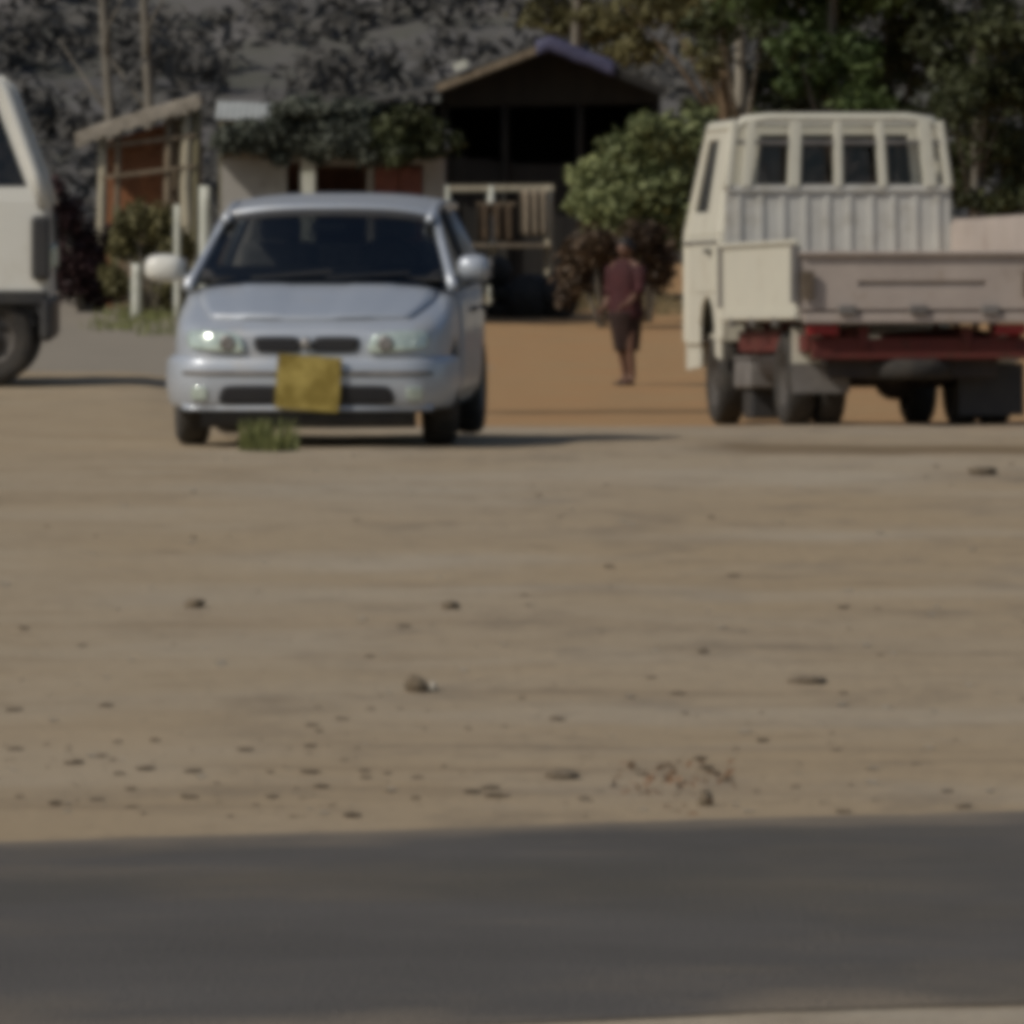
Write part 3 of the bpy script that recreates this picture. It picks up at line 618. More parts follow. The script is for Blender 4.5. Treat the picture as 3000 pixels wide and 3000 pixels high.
    ds = MB(); ds.grid(lambda u, v: Vector(((u * 2 - 1) * .68, -.80 + .38 * v, .93 + .055 * math.sin(v * 3.14))), 12, 6); ds.build('dashboard', M['interior'], car, smooth=True, solid=.03)
    for sx in (-.32, .34):
        s_ = MB(); s_.box((sx, .16, 1.0), (.44, .12, .26)); so_ = s_.build('seat', M['seat'], car, bevel=.05)
        h_ = MB(); h_.box((sx, .18, 1.20), (.24, .09, .13)); h_.build('headrest', M['seat'], so_, bevel=.035)
    s_ = MB(); s_.box((0, 1.0, 1.0), (1.1, .12, .22)); s_.build('rear_seat', M['seat'], car, bevel=.05)
    st = MB(); st.tube([(.34 + .18 * math.cos(a), -.38 + .06 * math.sin(a), 1.0 + .15 * math.sin(a)) for a in [k * 6.2832 / 20 for k in range(21)]], .013, 6, cap=False); st.build('steering_wheel', M['interior'], car, smooth=True)
    rm = MB(); rm.box((.0, -.30, 1.215), (.2, .02, .05)); rm.build('rear_view_mirror', M['black_plastic'], car, bevel=.01)
    ex = MB()
    for sx in (-1, 1): ex.bar((sx * .25, -1.5, .22), (sx * .25, 1.4, .20), .12, .1)
    ex.box((0, -1.12, .24), (1.3, .1, .08)); ex.box((0, 1.14, .22), (1.3, .12, .09)); ex.box((.35, 1.35, .20), (.5, .3, .12)); ex.build('undertray', M['dark_metal'], car)
    return car
build_car()

# ================================================================ FLATBED TRUCK
def build_truck():
    th = R(9)
    hx_, hy_ = -math.sin(th), math.cos(th)
    D1 = 82.0; cx = (2110 - 1500) / F * D1
    lx, ly = -math.cos(th), -math.sin(th)
    px, py = cx - .84 * lx, D1 - .84 * ly
    rootz = ground_base(px, py)
    # follow the fall of the ground under the wheels
    z1 = ground_base(px + hx_ * .55, py + hy_ * .55); z2 = ground_base(px - hx_ * 2.2, py - hy_ * 2.2)
    pit = math.atan2(z1 - z2, 2.75); rootz = z1 + (z2 - z1) * .55 / 2.75
    e = (Matrix.Rotation(math.atan2(hy_, hx_), 4, 'Z') @ Matrix.Rotation(-pit, 4, 'Y')).to_euler()
    T = thing('flatbed_truck', (px, py, rootz - .01), 'cream flatbed truck with barred headboard and red chassis', 'truck', rot=e)
    # local: x forward, y left, z up; cab back at x = 0
    W2, WT = .84, .745             # half widths at the belt and at the roof
    zs, zb, zr = .70, 1.36, 2.15   # sill, belt, roof
    xf, xb, xt = 1.45, 1.42, .96  # nose, windscreen base, windscreen top
    c = MB()
    for s in (1, -1):
        def pp(x, y, z): return (x, s * y, z)
        lo = [pp(xf, W2, zs), pp(0, W2, zs), pp(0, W2, zb), pp(xb, W2, zb)]
        # lower side: with the wheel arch cut as a stepped opening
        segs = []
        A = Vector((0, s * W2, 0)); 
        arch = [(x - .25, z) for x, z in ((1.13, .58), (1.12, .72), (1.04, .84), (.92, .905), (.80, .925), (.68, .905), (.56, .84), (.48, .72), (.47, .58))]
        prof = [(0, .60), (0, zb), (xb, zb), (xf + .005, 1.05), (xf, .58)] + arch
        b = len(c.v); n = len(prof)
        for off in (W2, W2 - .03): c.v += [(x, s * off, z) for x, z in prof]
        o1 = tuple(b + k for k in range(n)); o2 = tuple(b + n + k for k in range(n))
        c.f.append(o1 if s < 0 else tuple(reversed(o1))); c.f.append(tuple(reversed(o2)) if s < 0 else o2)
        for k in range(n):
            k2 = (k + 1) % n; c.f.append((b + k, b + k2, b + n + k2, b + n + k))
        # upper side with front quarter light, door window and rear window
        A, B, C_, D_ = Vector(pp(xb, W2, zb)), Vector(pp(0, W2, zb)), Vector(pp(0.03, WT, zr)), Vector(pp(xt, WT, zr))
        holes = [(.10, .55, .22, .87)]
        if s > 0: c.panel(A, B, C_, D_, holes, .035)
        else: c.panel(B, A, D_, C_, [(1 - h[1], 1 - h[0], h[2], h[3]) for h in holes], .035)
        for (u0, u1, v0, v1), nm in zip(holes, ('door_window',)):
            def gl(u, v):
                u = u0 + (u1 - u0) * u; v = v0 + (v1 - v0) * v
                return (A * (1 - u) + B * u) * (1 - v) + (D_ * (1 - u) + C_ * u) * v - Vector((0, s * .018, 0))
            MB().grid(gl, 1, 1).build(nm, M['truck_glass'], T)
        # rounded corner posts
        for a, b_, r in ((pp(xb, W2 - .03, zb), pp(xt, WT - .03, zr - .02), .045), (pp(.035, W2 - .03, .62), pp(.035, W2 - .03, zb), .042), (pp(.035, W2 - .03, zb), pp(.06, WT - .03, zr - .02), .042), (pp(xf - .03, W2 - .035, .60), pp(xb - .01, W2 - .035, zb), .05), (pp(.05, WT - .03, zr - .015), pp(xt, WT - .03, zr - .015), .05)):
            c.tube([a, b_], r, 10)
    # back wall with window, front wall, windscreen surround, roof
    c.panel((0, W2, .60), (0, -W2, .60), (0, -W2, zb), (0, W2, zb), (), .03)
    c.panel((0, W2, zb), (0, -W2, zb), (.03, -WT, zr), (.03, WT, zr), [(.145, .855, .44, .90)], .03)
    c.panel((xf, -W2, .62), (xf, W2, .62), (xb, W2, zb), (xb, -W2, zb), (), .03)
    c.panel((xb, -W2, zb), (xb, W2, zb), (xt, WT, zr), (xt, -WT, zr), [(.07, .93, .08, .90)], .03)
    c.grid(lambda u, v: Vector((.02 + (xt - .0) * u, (v * 2 - 1) * WT, zr + .055 * math.sin(min(1, max(0, u)) * 3.14) ** .5 * (1 - abs(v * 2 - 1) ** 3))), 12, 12)
    c.box((.75, 0, .64), (1.4, 1.5, .04))
    cab = c.build('cab', M['truck_white'], T)
    md = cab.modifiers.new('bevel', 'BEVEL'); md.width = .012; md.segments = 2; md.limit_method = 'ANGLE'; md.angle_limit = R(40)
    MB().grid(lambda u, v: Vector((.018 + .03 * (.42 + .44 * v), (W2 - .06 * v) * (.75 - 1.50 * u), zb + (zr - zb) * (.42 + .49 * v))), 1, 1).build('rear_window', M['truck_glass'], T)
    MB().grid(lambda u, v: Vector((xb - (xb - xt) * (.07 + .84 * v) - .02, (u * 2 - 1) * (.70 - .06 * v), zb + (zr - zb) * (.07 + .84 * v))), 6, 4).build('windshield', M['truck_glass'], T)
    # door panel with creases and handle
    for s in (1, -1):
        d = MB(); d.panel((.95, s * (W2 + .008), .955), (.22, s * (W2 + .008), .955), (.22, s * (W2 + .008), zb - .03), (1.22, s * (W2 + .008), zb - .03), (), .014 * s) if s > 0 else d.panel((.22, s * (W2 + .008), .955), (.95, s * (W2 + .008), .955), (1.22, s * (W2 + .008), zb - .03), (.22, s * (W2 + .008), zb - .03), (), .014)
        do = d.build('door', M['truck_white'], T, bevel=.004)
        h = MB(); h.box((.34, s * (W2 + .03), 1.25), (.15, .03, .03)); h.build('door_handle', M['black_plastic'], do, bevel=.006)
        g = MB(); g.bar((1.38, s * (W2 + .012), 1.318), (.06, s * (W2 + .012), 1.318), .016, .02); g.build('side_moulding', M['grey_metal'], T)
        # mudguard skirt behind the front wheel
        k = MB(); k.panel((.20, s * (W2 - .0), .50), (.02, s * (W2 - .0), .47), (.02, s * (W2 - .0), .615), (.22, s * (W2 - .0), .615), (), .03) if s > 0 else k.panel((.02, s * W2, .47), (.20, s * W2, .50), (.22, s * W2, .615), (.02, s * W2, .615), (), .03)
        k.build('mudguard', M['truck_white'], T, bevel=.008)
        # front lamps
        l = MB(); l.lathe((xf + .005, s * .58, .86), (1, 0, 0), [(.10, -.01), (.10, .015), (.085, .03), (.001, .045)], 24); l.build('headlight', M['lamp'], T, smooth=True)
        l = MB(); l.box((xf + .0, s * .765, .86), (.05, .085, .13)); l.build('indicator', M['amber'], T, bevel=.01)
    bp = MB(); bp.box((xf + .05, 0, .52), (.10, 1.62, .20)); bp.build('front_bumper', M['truck_white'], T, bevel=.03)
    for s in (1, -1):
        wb = MB(); wb.panel((xf + .09, s * .815, .40), (.95, s * .815, .42), (.93, s * .815, .60), (xf + .09, s * .815, .63), (), .02 * s) ; wb.build('bumper_end', M['truck_white'], T)
    gr = MB(); gr.box((xf + .008, 0, .86), (.02, .86, .14)); g2 = gr.build('grille', M['dark_trim'], T)
    for k in range(3):
        b = MB(); b.box((xf + .024, 0, .82 + .04 * k), (.014, .86, .012)); b.build('grille_bar', M['grey_metal'], g2)
    # inside the cab
    for y in (-.38, .38):
        s_ = MB(); s_.box((.30, y, 1.40), (.14, .56, .62)); so_ = s_.build('seat', M['maroon_seat'], T, bevel=.05)
        b = MB(); b.box((.58, y, 1.08), (.5, .58, .16)); b.build('cushion', M['maroon_seat'], so_, bevel=.05)
    d = MB(); d.box((1.22, 0, 1.28), (.32, 1.40, .18)); d.build('dashboard', M['interior'], T, bevel=.03)
    st = MB(); st.tube([(1.02 + .06 * math.sin(a), -.38 + .19 * math.cos(a), 1.44 + .16 * math.sin(a)) for a in [k * 6.2832 / 20 for k in range(21)]], .014, 6, cap=False); st.build('steering_wheel', M['interior'], T, smooth=True)
    # headboard: ribbed panel and guard bars
    x0 = -.10
    hb_ = MB(); hb_.box((x0, 0, 1.275), (.03, 1.64, .82)); hp = hb_.build('headboard', M['truck_board'], T, bevel=.006)
    for y in [-.72 + i * .16 for i in range(10)]:
        r = MB(); r.box((x0 - .021, y, 1.275), (.014, .05, .76)); r.build('rib', M['truck_board'], hp, bevel=.008)
    for y, w in ((.80, .05), (.67, .07), (.325, .085), (.0, .06), (-.325, .06), (-.67, .09), (-.80, .05)):
        yt = y * .93
        b = MB(); b.bar((x0 - .03, y, 1.70), (x0 - .01, yt, 2.17), .05, w, up=(0, 1, 0)); b.build('guard_bar', M['truck_white'], T, bevel=.008)
    b = MB(); b.tube([(x0, .80, 1.68), (x0, .745, 2.10), (x0, .68, 2.175), (x0, .5, 2.195), (x0, -.5, 2.195), (x0, -.68, 2.175), (x0, -.745, 2.10), (x0, -.81, 1.68)], .035, 8); b.build('top_rail', M['truck_white'], T, smooth=True)
    b = MB(); b.bar((x0 - .02, .75, 2.02), (x0 - .02, -.75, 2.02), .03, .03); b.build('cross_bar', M['grey_metal'], T)
    b = MB(); b.bar((x0 - .02, .81, 1.69), (x0 - .02, -.81, 1.69), .045, .05); b.build('cross_bar', M['truck_board'], T, bevel=.006)
    # bed
    xb0, xb1 = -.12, -3.05
    bed = MB(); bed.box(((xb0 + xb1) / 2, 0, .835), (xb0 - xb1, 1.66, .05)); bo = bed.build('bed_floor', M['dropside'], T)
    for k in range(7):
        b = MB(); b.box((xb0 - .25 - k * .42, 0, .765), (.07, 1.60, .085)); b.build('cross_member', M['chassis_red'] if k % 2 else M['dark_metal'], T)
    def dropside(y, z0, z1, out, mt):
        L_ = xb0 - .03 - xb1; cx_ = (xb0 - .03 + xb1) / 2
        p = MB()
        # pressed steel side: flat with a long recessed groove
        A, B = ((xb0 - .03, y, z0), (xb1, y, z0)) if out > 0 else ((xb1, y, z0), (xb0 - .03, y, z0))
        C_, D_ = (B[0], y, z1), (A[0], y, z1)
        p.panel(A, B, C_, D_, [(.32, .80, .56, .66)] if out < 0 else [], .03)
        p.box((cx_, y - out * .036, (z0 + z1) / 2), (L_ - .02, .008, z1 - z0 - .02))
        o = p.build('dropside', M[mt], T, bevel=.006)
        t = MB(); t.bar((xb0 - .03, y, z1 + .012), (xb1, y, z1 + .012), .045, .03); t.build('top_edge', M[mt], o, bevel=.008)
        t = MB(); t.bar((xb0 - .03, y + out * .012, z0 + .03), (xb1, y + out * .012, z0 + .03), .03, .05); t.build('bottom_edge', M[mt], o, bevel=.008)
        for xx in ((xb0 - .55, xb1 + .10) if out < 0 else ()):
            t = MB(); t.box((xx, y + out * .018, z0 + (z1 - z0) * .55), (.14, .03, .20)); t.build('latch', M['grey_metal'], o, bevel=.006)
        for xx in (xb0 - .5, xb0 - 1.3, xb0 - 2.2):
            t = MB(); t.box((xx, y + out * .014, z0 - .01), (.10, .03, .06)); t.build('hinge', M['grey_metal'], o)
        return o
    dropside(.845, .745, 1.27, 1, 'truck_white')  # sunlit side painted cream, lighter than the pinkish boards
    dropside(-.845, .80, 1.44, -1, 'dropside')
    t = MB(); t.panel((xb1 - .02, .83, .81), (xb1 - .02, -.83, .81), (xb1 - .02, -.83, 1.19), (xb1 - .02, .83, 1.19), [(.25, .79, .42, .52)], .03); t.box((xb1 + .016, 0, 1.0), (.008, 1.64, .36)); tg = t.build('tailgate', M['dropside'], T, bevel=.006)
    b = MB(); b.bar((xb1 - .03, .83, 1.20), (xb1 - .03, -.83, 1.20), .05, .03); b.build('top_edge', M['dropside'], tg, bevel=.008)
    for yy in (.775, -.775):
        b = MB(); b.box((xb1 - .052, yy, .985), (.03, .085, .19)); b.build('latch', M['brown_latch'], tg, bevel=.008)
    for yy in (.5, .0, -.5):
        b = MB(); b.box((xb1 - .04, yy, .81), (.05, .12, .06)); b.build('hinge', M['grey_metal'], tg, bevel=.006)
    b = MB(); b.bar((xb1 - .01, .80, .755), (xb1 - .01, -.80, .755), .06, .07); b.build('rear_beam', M['dropside'], T, bevel=.008)  # darker bed paint stands in for the shade on this beam
    b = MB(); b.bar((xb1 + .10, .72, .545), (xb1 + .10, -.80, .545), .07, .15); b.build('underrun_beam', M['chassis_red'], T, bevel=.008)
    for yy in (.55, -.55):
        b = MB(); b.bar((xb1 + .10, yy, .60), (xb1 + .10, yy, .78), .06, .05); b.build('bracket', M['chassis_red'], T)
    b = MB(); b.box((xb1 + .20, 0, .42), (.05, 1.2, .16)); b.build('spare_carrier', M['dark_metal'], T, bevel=.01)
    for s in (1, -1):
        p = MB(); p.box((xb0 + .0, s * .845, 1.06), (.055, .055, .44)); p.build('corner_post', M['grey_metal'], T, bevel=.006)
        p = MB(); p.box((xb1 - .01, s * .86, 1.06), (.055, .05, .40)); p.build('corner_post', M['grey_metal'], T, bevel=.006)
        # floor edge beam and chassis
        p = MB(); p.bar((xb0, s * .82, .785), (xb1, s * .82, .785), .05, .05); p.build('floor_beam', M['dropside'], T, bevel=.006)
        p = MB(); p.bar((1.35, s * .36, .56), (xb1 + .05, s * .36, .62), .07, .16); p.build('chassis_rail', M['chassis_red'], T, bevel=.008)
        p = MB(); p.bar((-.16, s * .72, .60), (-1.75, s * .72, .60), .03, .15); p.build('side_rail', M['chassis_red'], T, bevel=.008)
        p = MB(); p.bar((-2.62, s * .74, .58), (xb1 + .12, s * .74, .58), .03, .12); p.build('side_rail', M['chassis_red'], T, bevel=.008)
        for xx in (-.25, -1.0, -1.7): 
            b = MB(); b.bar((xx, s * .68, .50), (xx, s * .68, .76), .04, .04); b.build('hanger', M['chassis_red'], T)
        ls = MB(); ls.grid(lambda u, v: Vector((-2.20 + (u * 2 - 1) * .55, s * (.42 + .06 * v), .40 + .12 * (u * 2 - 1) ** 2)), 12, 1); ls.build('leaf_spring', M['dark_metal'], T, solid=.05)
        wheel(T, .55, s * .70, .325, .325, .19, .20, (0, s, 0), dish=.06, rim='dirty_rim')
        wheel(T, -2.20, s * .70, .335, .335, .19, .20, (0, s, 0), dish=.08, rim='dirty_rim')
        wheel(T, -2.20, s * .48, .335, .335, .18, .20, (0, s, 0), dish=.02)
        f = MB(); f.box((-2.64, s * .60, .34 if s > 0 else .26), (.012, .40 if s > 0 else .46, .20 if s > 0 else .36)); f.build('mud_flap', M['grey_metal'] if s > 0 else M['black_plastic'], T)  # right flap enlarged and blackened to stand in for shade under the bed
        f = MB(); f.box((-2.63, s * .70, .565), (.02, .20, .24)); f.build('mudguard', M['truck_white'], T)
        l = MB(); l.box((xb1 + .03, s * .66, .675), (.04, .22, .075)); l.build('tail_light', M['red_lens'], T, bevel=.008)
    ax = MB(); ax.tube([(-2.20, -.6, .335), (-2.20, .6, .335)], .06, 10); ax.lathe((-2.20, 0, .335), (1, 0, 0), [(.001, -.17), (.12, -.12), (.15, 0), (.12, .12), (.001, .17)], 16); ax.build('rear_axle', M['dark_metal'], T, smooth=True)
    ax = MB(); ax.tube([(.55, -.6, .34), (.55, .6, .34)], .05, 10); ax.build('front_axle', M['dark_metal'], T, smooth=True)
    ds = MB(); ds.tube([(.2, 0, .52), (-2.0, 0, .38)], .045, 10); ds.build('drive_shaft', M['dark_metal'], T, smooth=True)
    gb = MB(); gb.box((.55, 0, .56), (1.0, .42, .36)); gb.build('gearbox', M['dark_metal'], T, bevel=.05)
    bt = MB(); bt.box((-.42, .62, .37), (.62, .28, .20)); bto = bt.build('battery_box', M['grey_metal'], T, bevel=.02)
    b = MB(); b.box((-.42, .62, .485), (.64, .30, .025)); b.build('lid', M['grey_metal'], bto, bevel=.006)
    ft = MB(); ft.tube([(-.85, .56, .44), (-1.60, .56, .44)], .155, 18); ft.build('fuel_tank', M['dark_metal'], T, smooth=False, bevel=.02)
    f = MB(); f.box((-.42, .60, .16), (.34, .24, .22)); f.build('tool_box', M['black_plastic'], T, bevel=.02)
    ex = MB(); ex.tube([(.1, -.45, .42), (-1.2, -.5, .40)], .07, 10); ex.build('exhaust', M['dark_metal'], T, smooth=True)
    sp = MB(); sp.lathe((-2.72, 0, .40), (0, 0, 1), [(.17, -.07), (.30, -.07), (.325, -.03), (.325, .03), (.30, .07), (.17, .07), (.17, -.07)], 24); sp.build('spare_tyre', M['tyre'], T, smooth=True)
build_truck()

# ================================================================ WHITE VAN (cut by the left edge)
def build_van():
    D = 77.0; p = onground(140, D)
    V = thing('parked_van', (p.x, D + .8, ground_base(p.x, D) + .005), 'white van with black mirror cut off by the picture edge', 'van', rz=R(0.6))
    # local: x forward (front at 0), y towards the back side, near side at y = -.8
    LN = 3.9
    prof = [(0.0, .60), (-.015, .95), (-.03, 1.16), (-.04, 1.24), (-.30, 1.98), (-.36, 2.05), (-.5, 2.08), (-LN + .2, 2.06), (-LN, 1.9), (-LN, .60)]
    for s in (-1, 1):
        y = s * .80
        arch = lambda c: [(c + .36 * math.cos(a), .34 + .36 * math.sin(a)) for a in [R(160 - 20 * k) for k in range(8)]]
        # lower side with wheel arches
        m = MB(); pr = [(-.005, .36), (-.025, 1.22), (-LN, 1.22), (-LN, .36)]
        lo = [(-LN, .32)] + [(q[0], min(q[1], .60)) for q in arch(-LN + .75) if q[1] > .32] + [(q[0], min(q[1], .60)) for q in arch(-.40) if q[1] > .32] + [(-.0, .32)]
        pr = lo + [(-.005, .63), (-LN, .63)]
        n = len(pr)
        for o_ in (0, .03): m.v += [(x, y - s * o_, z) for x, z in pr]
        f1 = tuple(range(n)); f2 = tuple(range(n, 2 * n)); m.f += [f1 if s < 0 else tuple(reversed(f1)), tuple(reversed(f2)) if s < 0 else f2]
        for k in range(n): m.f.append((k, (k + 1) % n, n + (k + 1) % n, n + k))
        m.build('lower_cladding', M['black_plastic'], V, merge=True)
        q = MB(); q.panel((-LN, y, .632), (-.008, y, .632), (-.03, y, 1.22), (-LN, y, 1.22), (), .03) if s < 0 else q.panel((-.008, y, .632), (-LN, y, .632), (-LN, y, 1.22), (-.03, y, 1.22), (), .03)
        q.build('side_panel', M['van_white'], V, bevel=.006)
        yt = s * .72
        u = MB(); A, B, C_, D_ = (-LN, y, 1.22), (-.03, y, 1.22), (-.33, yt, 2.0), (-LN + .1, yt, 2.0)
        holes = [(.04, .34, .15, .88), (.37, .66, .15, .88), (.70, .982, .15, .90)]
        if s < 0: u.panel(A, B, C_, D_, holes, .03)
        else: u.panel(B, A, D_, C_, [(1 - h[1], 1 - h[0], h[2], h[3]) for h in holes], .03)
        u.build('window_frame', M['van_white'], V, bevel=.006)
        A, B, C_, D_ = map(Vector, (A, B, C_, D_))
        for (u0, u1, v0, v1) in holes:
            MB().grid(lambda a, b: (A * (1 - (u0 + (u1 - u0) * a)) + B * (u0 + (u1 - u0) * a)) * (1 - (v0 + (v1 - v0) * b)) + (D_ * (1 - (u0 + (u1 - u0) * a)) + C_ * (u0 + (u1 - u0) * a)) * (v0 + (v1 - v0) * b) + Vector((0, -s * .015, 0)), 1, 1).build('side_window', M['truck_glass'], V)
        t = MB(); t.tube([(-.035, s * .775, 1.20), (-.10, s * .765, 1.42), (-.31, s * .70, 1.99), (-.40, s * .68, 2.05)], [.05, .045, .045, .05], 10); t.build('windshield_pillar', M['van_white'], V, smooth=True)
        t = MB(); t.tube([(-.36, s * .70, 2.03), (-LN + .1, s * .70, 2.03)], .05, 10); t.build('roof_gutter', M['van_white'], V, smooth=True)
        t = MB(); t.box((-.055, s * .838, .93), (.13, .08, .43)); t.build('mirror', M['black_plastic'], V, bevel=.03)
        t = MB(); t.tube([(-.10, s * .79, 1.10), (-.06, s * .83, 1.04)], .015, 6); t.build('mirror_arm', M['black_plastic'], V)
        t = MB(); t.box((-1.05, s * .815, 1.08), (.15, .03, .03)); t.build('door_handle', M['black_plastic'], V, bevel=.006)
        t = MB(); t.bar((-.02, s * .81, .60), (-LN, s * .81, .60), .03, .09); t.build('rubbing_strip', M['black_plastic'], V, bevel=.006)
        t = MB(); t.bar((-.76, s * .802, .43), (-2.75, s * .802, .43), .03, .17); t.build('sill', M['black_plastic'], V, bevel=.006)
        wheel(V, -.40, s * .69, .31, .31, .18, .185, (0, s, 0), rim='dirty_rim'); wheel(V, -LN + .75, s * .69, .31, .31, .18, .185, (0, s, 0), rim='dirty_rim')
        l = MB(); l.box((-.005, s * .56, .86), (.05, .24, .16)); l.build('headlight', M['lamp'], V, bevel=.02)
    MB().panel((0, -.80, .58), (0, .80, .58), (-.03, .80, 1.22), (-.03, -.80, 1.22), (), .03).build('front_panel', M['van_white'], V, bevel=.01)
    MB().panel((-LN, .80, .4), (-LN, -.80, .4), (-LN + .1, -.72, 2.0), (-LN + .1, .72, 2.0), [(.12, .88, .55, .9)], .03).build('tailgate', M['van_white'], V, bevel=.01)
    MB().grid(lambda u, v: Vector((-.05 - .27 * v, (u * 2 - 1) * (.75 - .06 * v), 1.24 + .74 * v)), 4, 3).build('windshield', M['glass'], V)
    MB().grid(lambda u, v: Vector((-.34 - (LN - .42) * u, (v * 2 - 1) * .72, 2.03 + .06 * (1 - (v * 2 - 1) ** 2) * math.sin(min(1, u * 6 + .1) * 1.57))), 16, 10).build('roof', M['van_white'], V, smooth=True, solid=.02)
    b = MB(); b.box((-.02, 0, .45), (.09, 1.66, .30)); b.build('front_bumper', M['black_plastic'], V, bevel=.04)
    b = MB(); b.box((-LN - .03, 0, .45), (.12, 1.62, .2)); b.build('rear_bumper', M['black_plastic'], V, bevel=.04)
    b = MB(); b.box((-LN / 2, 0, .5), (LN - .2, 1.5, .2)); b.build('floor_pan', M['interior'], V)
    for y in (-.4, .4):
        s_ = MB(); s_.box((-1.0, y, 1.05), (.16, .5, .75)); s_.build('seat', M['interior'], V, bevel=.04)
    d = MB(); d.box((-.28, 0, 1.12), (.34, 1.45, .16)); d.build('dashboard', M['interior'], V, bevel=.03)
build_van()

# ================================================================ BACKGROUND STRUCTURES
def pole(name, a, b, r, m, parent, seed=0.0):
    n = 5; pts = []
    a = Vector(a); b = Vector(b)
    for i in range(n + 1):
        q = a.lerp(b, i / n); q += Vector((noise.noise(q * 1.3 + Vector((seed, 0, 0))), noise.noise(q * 1.3 + Vector((0, seed, 0))), 0)) * .03; pts.append(q)
    return MB().tube(pts, [r * (1 - .18 * i / n) for i in range(n + 1)], 8).build(name, m, parent, smooth=True)

def build_big_shed():
    D = 164.0; g = onground(1600, D); z0 = g.z; s = F / D
    T = thing('open_shed', (g.x, D, z0), 'dark open-fronted shed with a low gabled roof behind the parked car', 'shed')
    X = lambda px: (px - 1600) / s
    Z = lambda py: (HC - (py - YH) / s) - z0
    xl, xr, xa = X(1295), X(1930), X(1610)
    zl, zrr, za = Z(235), Z(248), Z(120)
    DP = 5.0
    # roof sheets: overhanging the front by 0.9 m
    for nm, (xa0, za0, xb0, zb0) in (('roof', (xl - .10, zl - .06, xa, za)), ('roof', (xa, za, xr + .10, zrr - .06))):
        m = MB(); nseg = 22
        for k in range(nseg + 1):
            t = k / nseg; x = xa0 + (xb0 - xa0) * t; z = za0 + (zb0 - za0) * t + .012 * (k % 2)
            m.v += [(x, -.95 + .03 * noise.noise(Vector((x * 3, 0, 1))), z), (x, DP, z + .02)]
        m.f = [(2 * k, 2 * k + 2, 2 * k + 3, 2 * k + 1) for k in range(nseg)]
        m.build(nm, M['rust_roof'], T, solid=.035)
    for a, b in (((xl - .08, -.96, zl - .12), (xa, -.96, za - .06)), ((xa, -.97, za - .06), (xr + .08, -.96, zrr - .12))):
        m = MB(); m.bar(a, b, .035, .10); m.build('barge_board', M['wood'] if a[0] < xa - .1 else M['shade_wood'], T)
    m = MB(); m.box((X(1350), -1.0, Z(192)), (.20, .05, .12), Matrix.Rotation(R(-20), 3, 'Y')); m.build('roof_patch', M['white_post'], T)
    # walls
    nb = 9
    for k in range(nb):
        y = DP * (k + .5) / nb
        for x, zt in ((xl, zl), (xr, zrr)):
            m = MB(); m.box((x, y, (zt - .1) / 2), (.05 + .012 * (k % 2), DP / nb + .01, zt - .1)); m.build('plank', M['shade_wood'], T)
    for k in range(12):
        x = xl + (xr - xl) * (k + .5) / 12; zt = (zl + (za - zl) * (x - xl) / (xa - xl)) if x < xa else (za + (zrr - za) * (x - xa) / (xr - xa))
        m = MB(); m.box((x, DP - .05, (zt - .06) / 2), ((xr - xl) / 12 + .006, .05 + .012 * (k % 2), zt - .06)); m.build('plank', M['shade_wood'], T)
    # front beam, posts, valance boards in the gable
    for x in (xl + .05, X(1480), X(1700), xr - .05):
        pole('post', (x, .05, 0), (x, .05, Z(300)), .07, M['shade_wood'], T, x)
    m = MB(); m.bar((xl, .05, Z(300)), (xr, .05, Z(290)), .09, .14); m.build('beam', M['shade_wood'], T)
    for k in range(14):
        x = xl + (xr - xl) * (k + .5) / 14; zt = (zl + (za - zl) * (x - xl) / (xa - xl)) if x < xa else (za + (zrr - za) * (x - xa) / (xr - xa))
        m = MB(); m.box((x, -.02, (Z(300) + zt - .08) / 2), ((xr - xl) / 14 + .006, .03 + .012 * (k % 2), zt - .08 - Z(300))); m.build('gable_board', M['shade_wood'], T)
    m = MB(); m.box(((xl + xr) / 2, DP / 2, .02), (xr - xl, DP, .04)); m.build('earth_floor', M['shade_wood'], T)
    # lean-to on the left
    xl2 = X(1095)
    m = MB(); m.grid(lambda u, v: Vector((xl2 - .1 + (xl - xl2 + .06) * u, -.8 + 4.2 * v, Z(300) + (Z(262) - Z(300)) * u + .05 * v + .01 * (int(u * 16) % 2))), 16, 4); m.build('lean_to_roof', M['rust_roof'], T, solid=.03)
    for k in range(8):
        y = 4.0 * (k + .5) / 8; m = MB(); m.box((xl2, y - .6, Z(310) / 2), (.05, .49, Z(310))); m.build('plank', M['shade_wood'], T)
    for k in range(6):
        x = xl2 + (xl - xl2) * (k + .5) / 6; m = MB(); m.box((x, 3.3, Z(300) / 2), ((xl - xl2) / 6 - .005, .05, Z(300))); m.build('plank', M['shade_wood'], T)
    pole('post', (xl2 + .05, -.6, 0), (xl2 + .05, -.6, Z(305)), .06, M['shade_wood'], T, 3.3)
    # half-height front screen, dark boards
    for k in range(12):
        x = xl2 + (xr - xl2) * (k + .5) / 12; m = MB(); m.box((x, .16, Z(470) / 2), ((xr - xl2) / 12 + .01, .03 + .012 * (k % 2), Z(470) * (1 + .06 * math.sin(k * 7)))); m.build('screen_board', M['shade_wood'], T)
    # tarpaulin over the ridge
    def tf(u, v):
        x = X(1570) + (X(1800) - X(1570)) * u; zt = (zl + (za - zl) * (x - xl) / (xa - xl)) if x < xa else (za + (zrr - za) * (x - xa) / (xr - xa))
        return Vector((x + g.x, D - 1.02 + 2.2 * max(0, v - .18) / .82, z0 + zt + .06 + .035 * noise.noise(Vector((u * 5, v * 4, 2))) - (.20 * (1 - v / .18) if v < .18 else 0)))
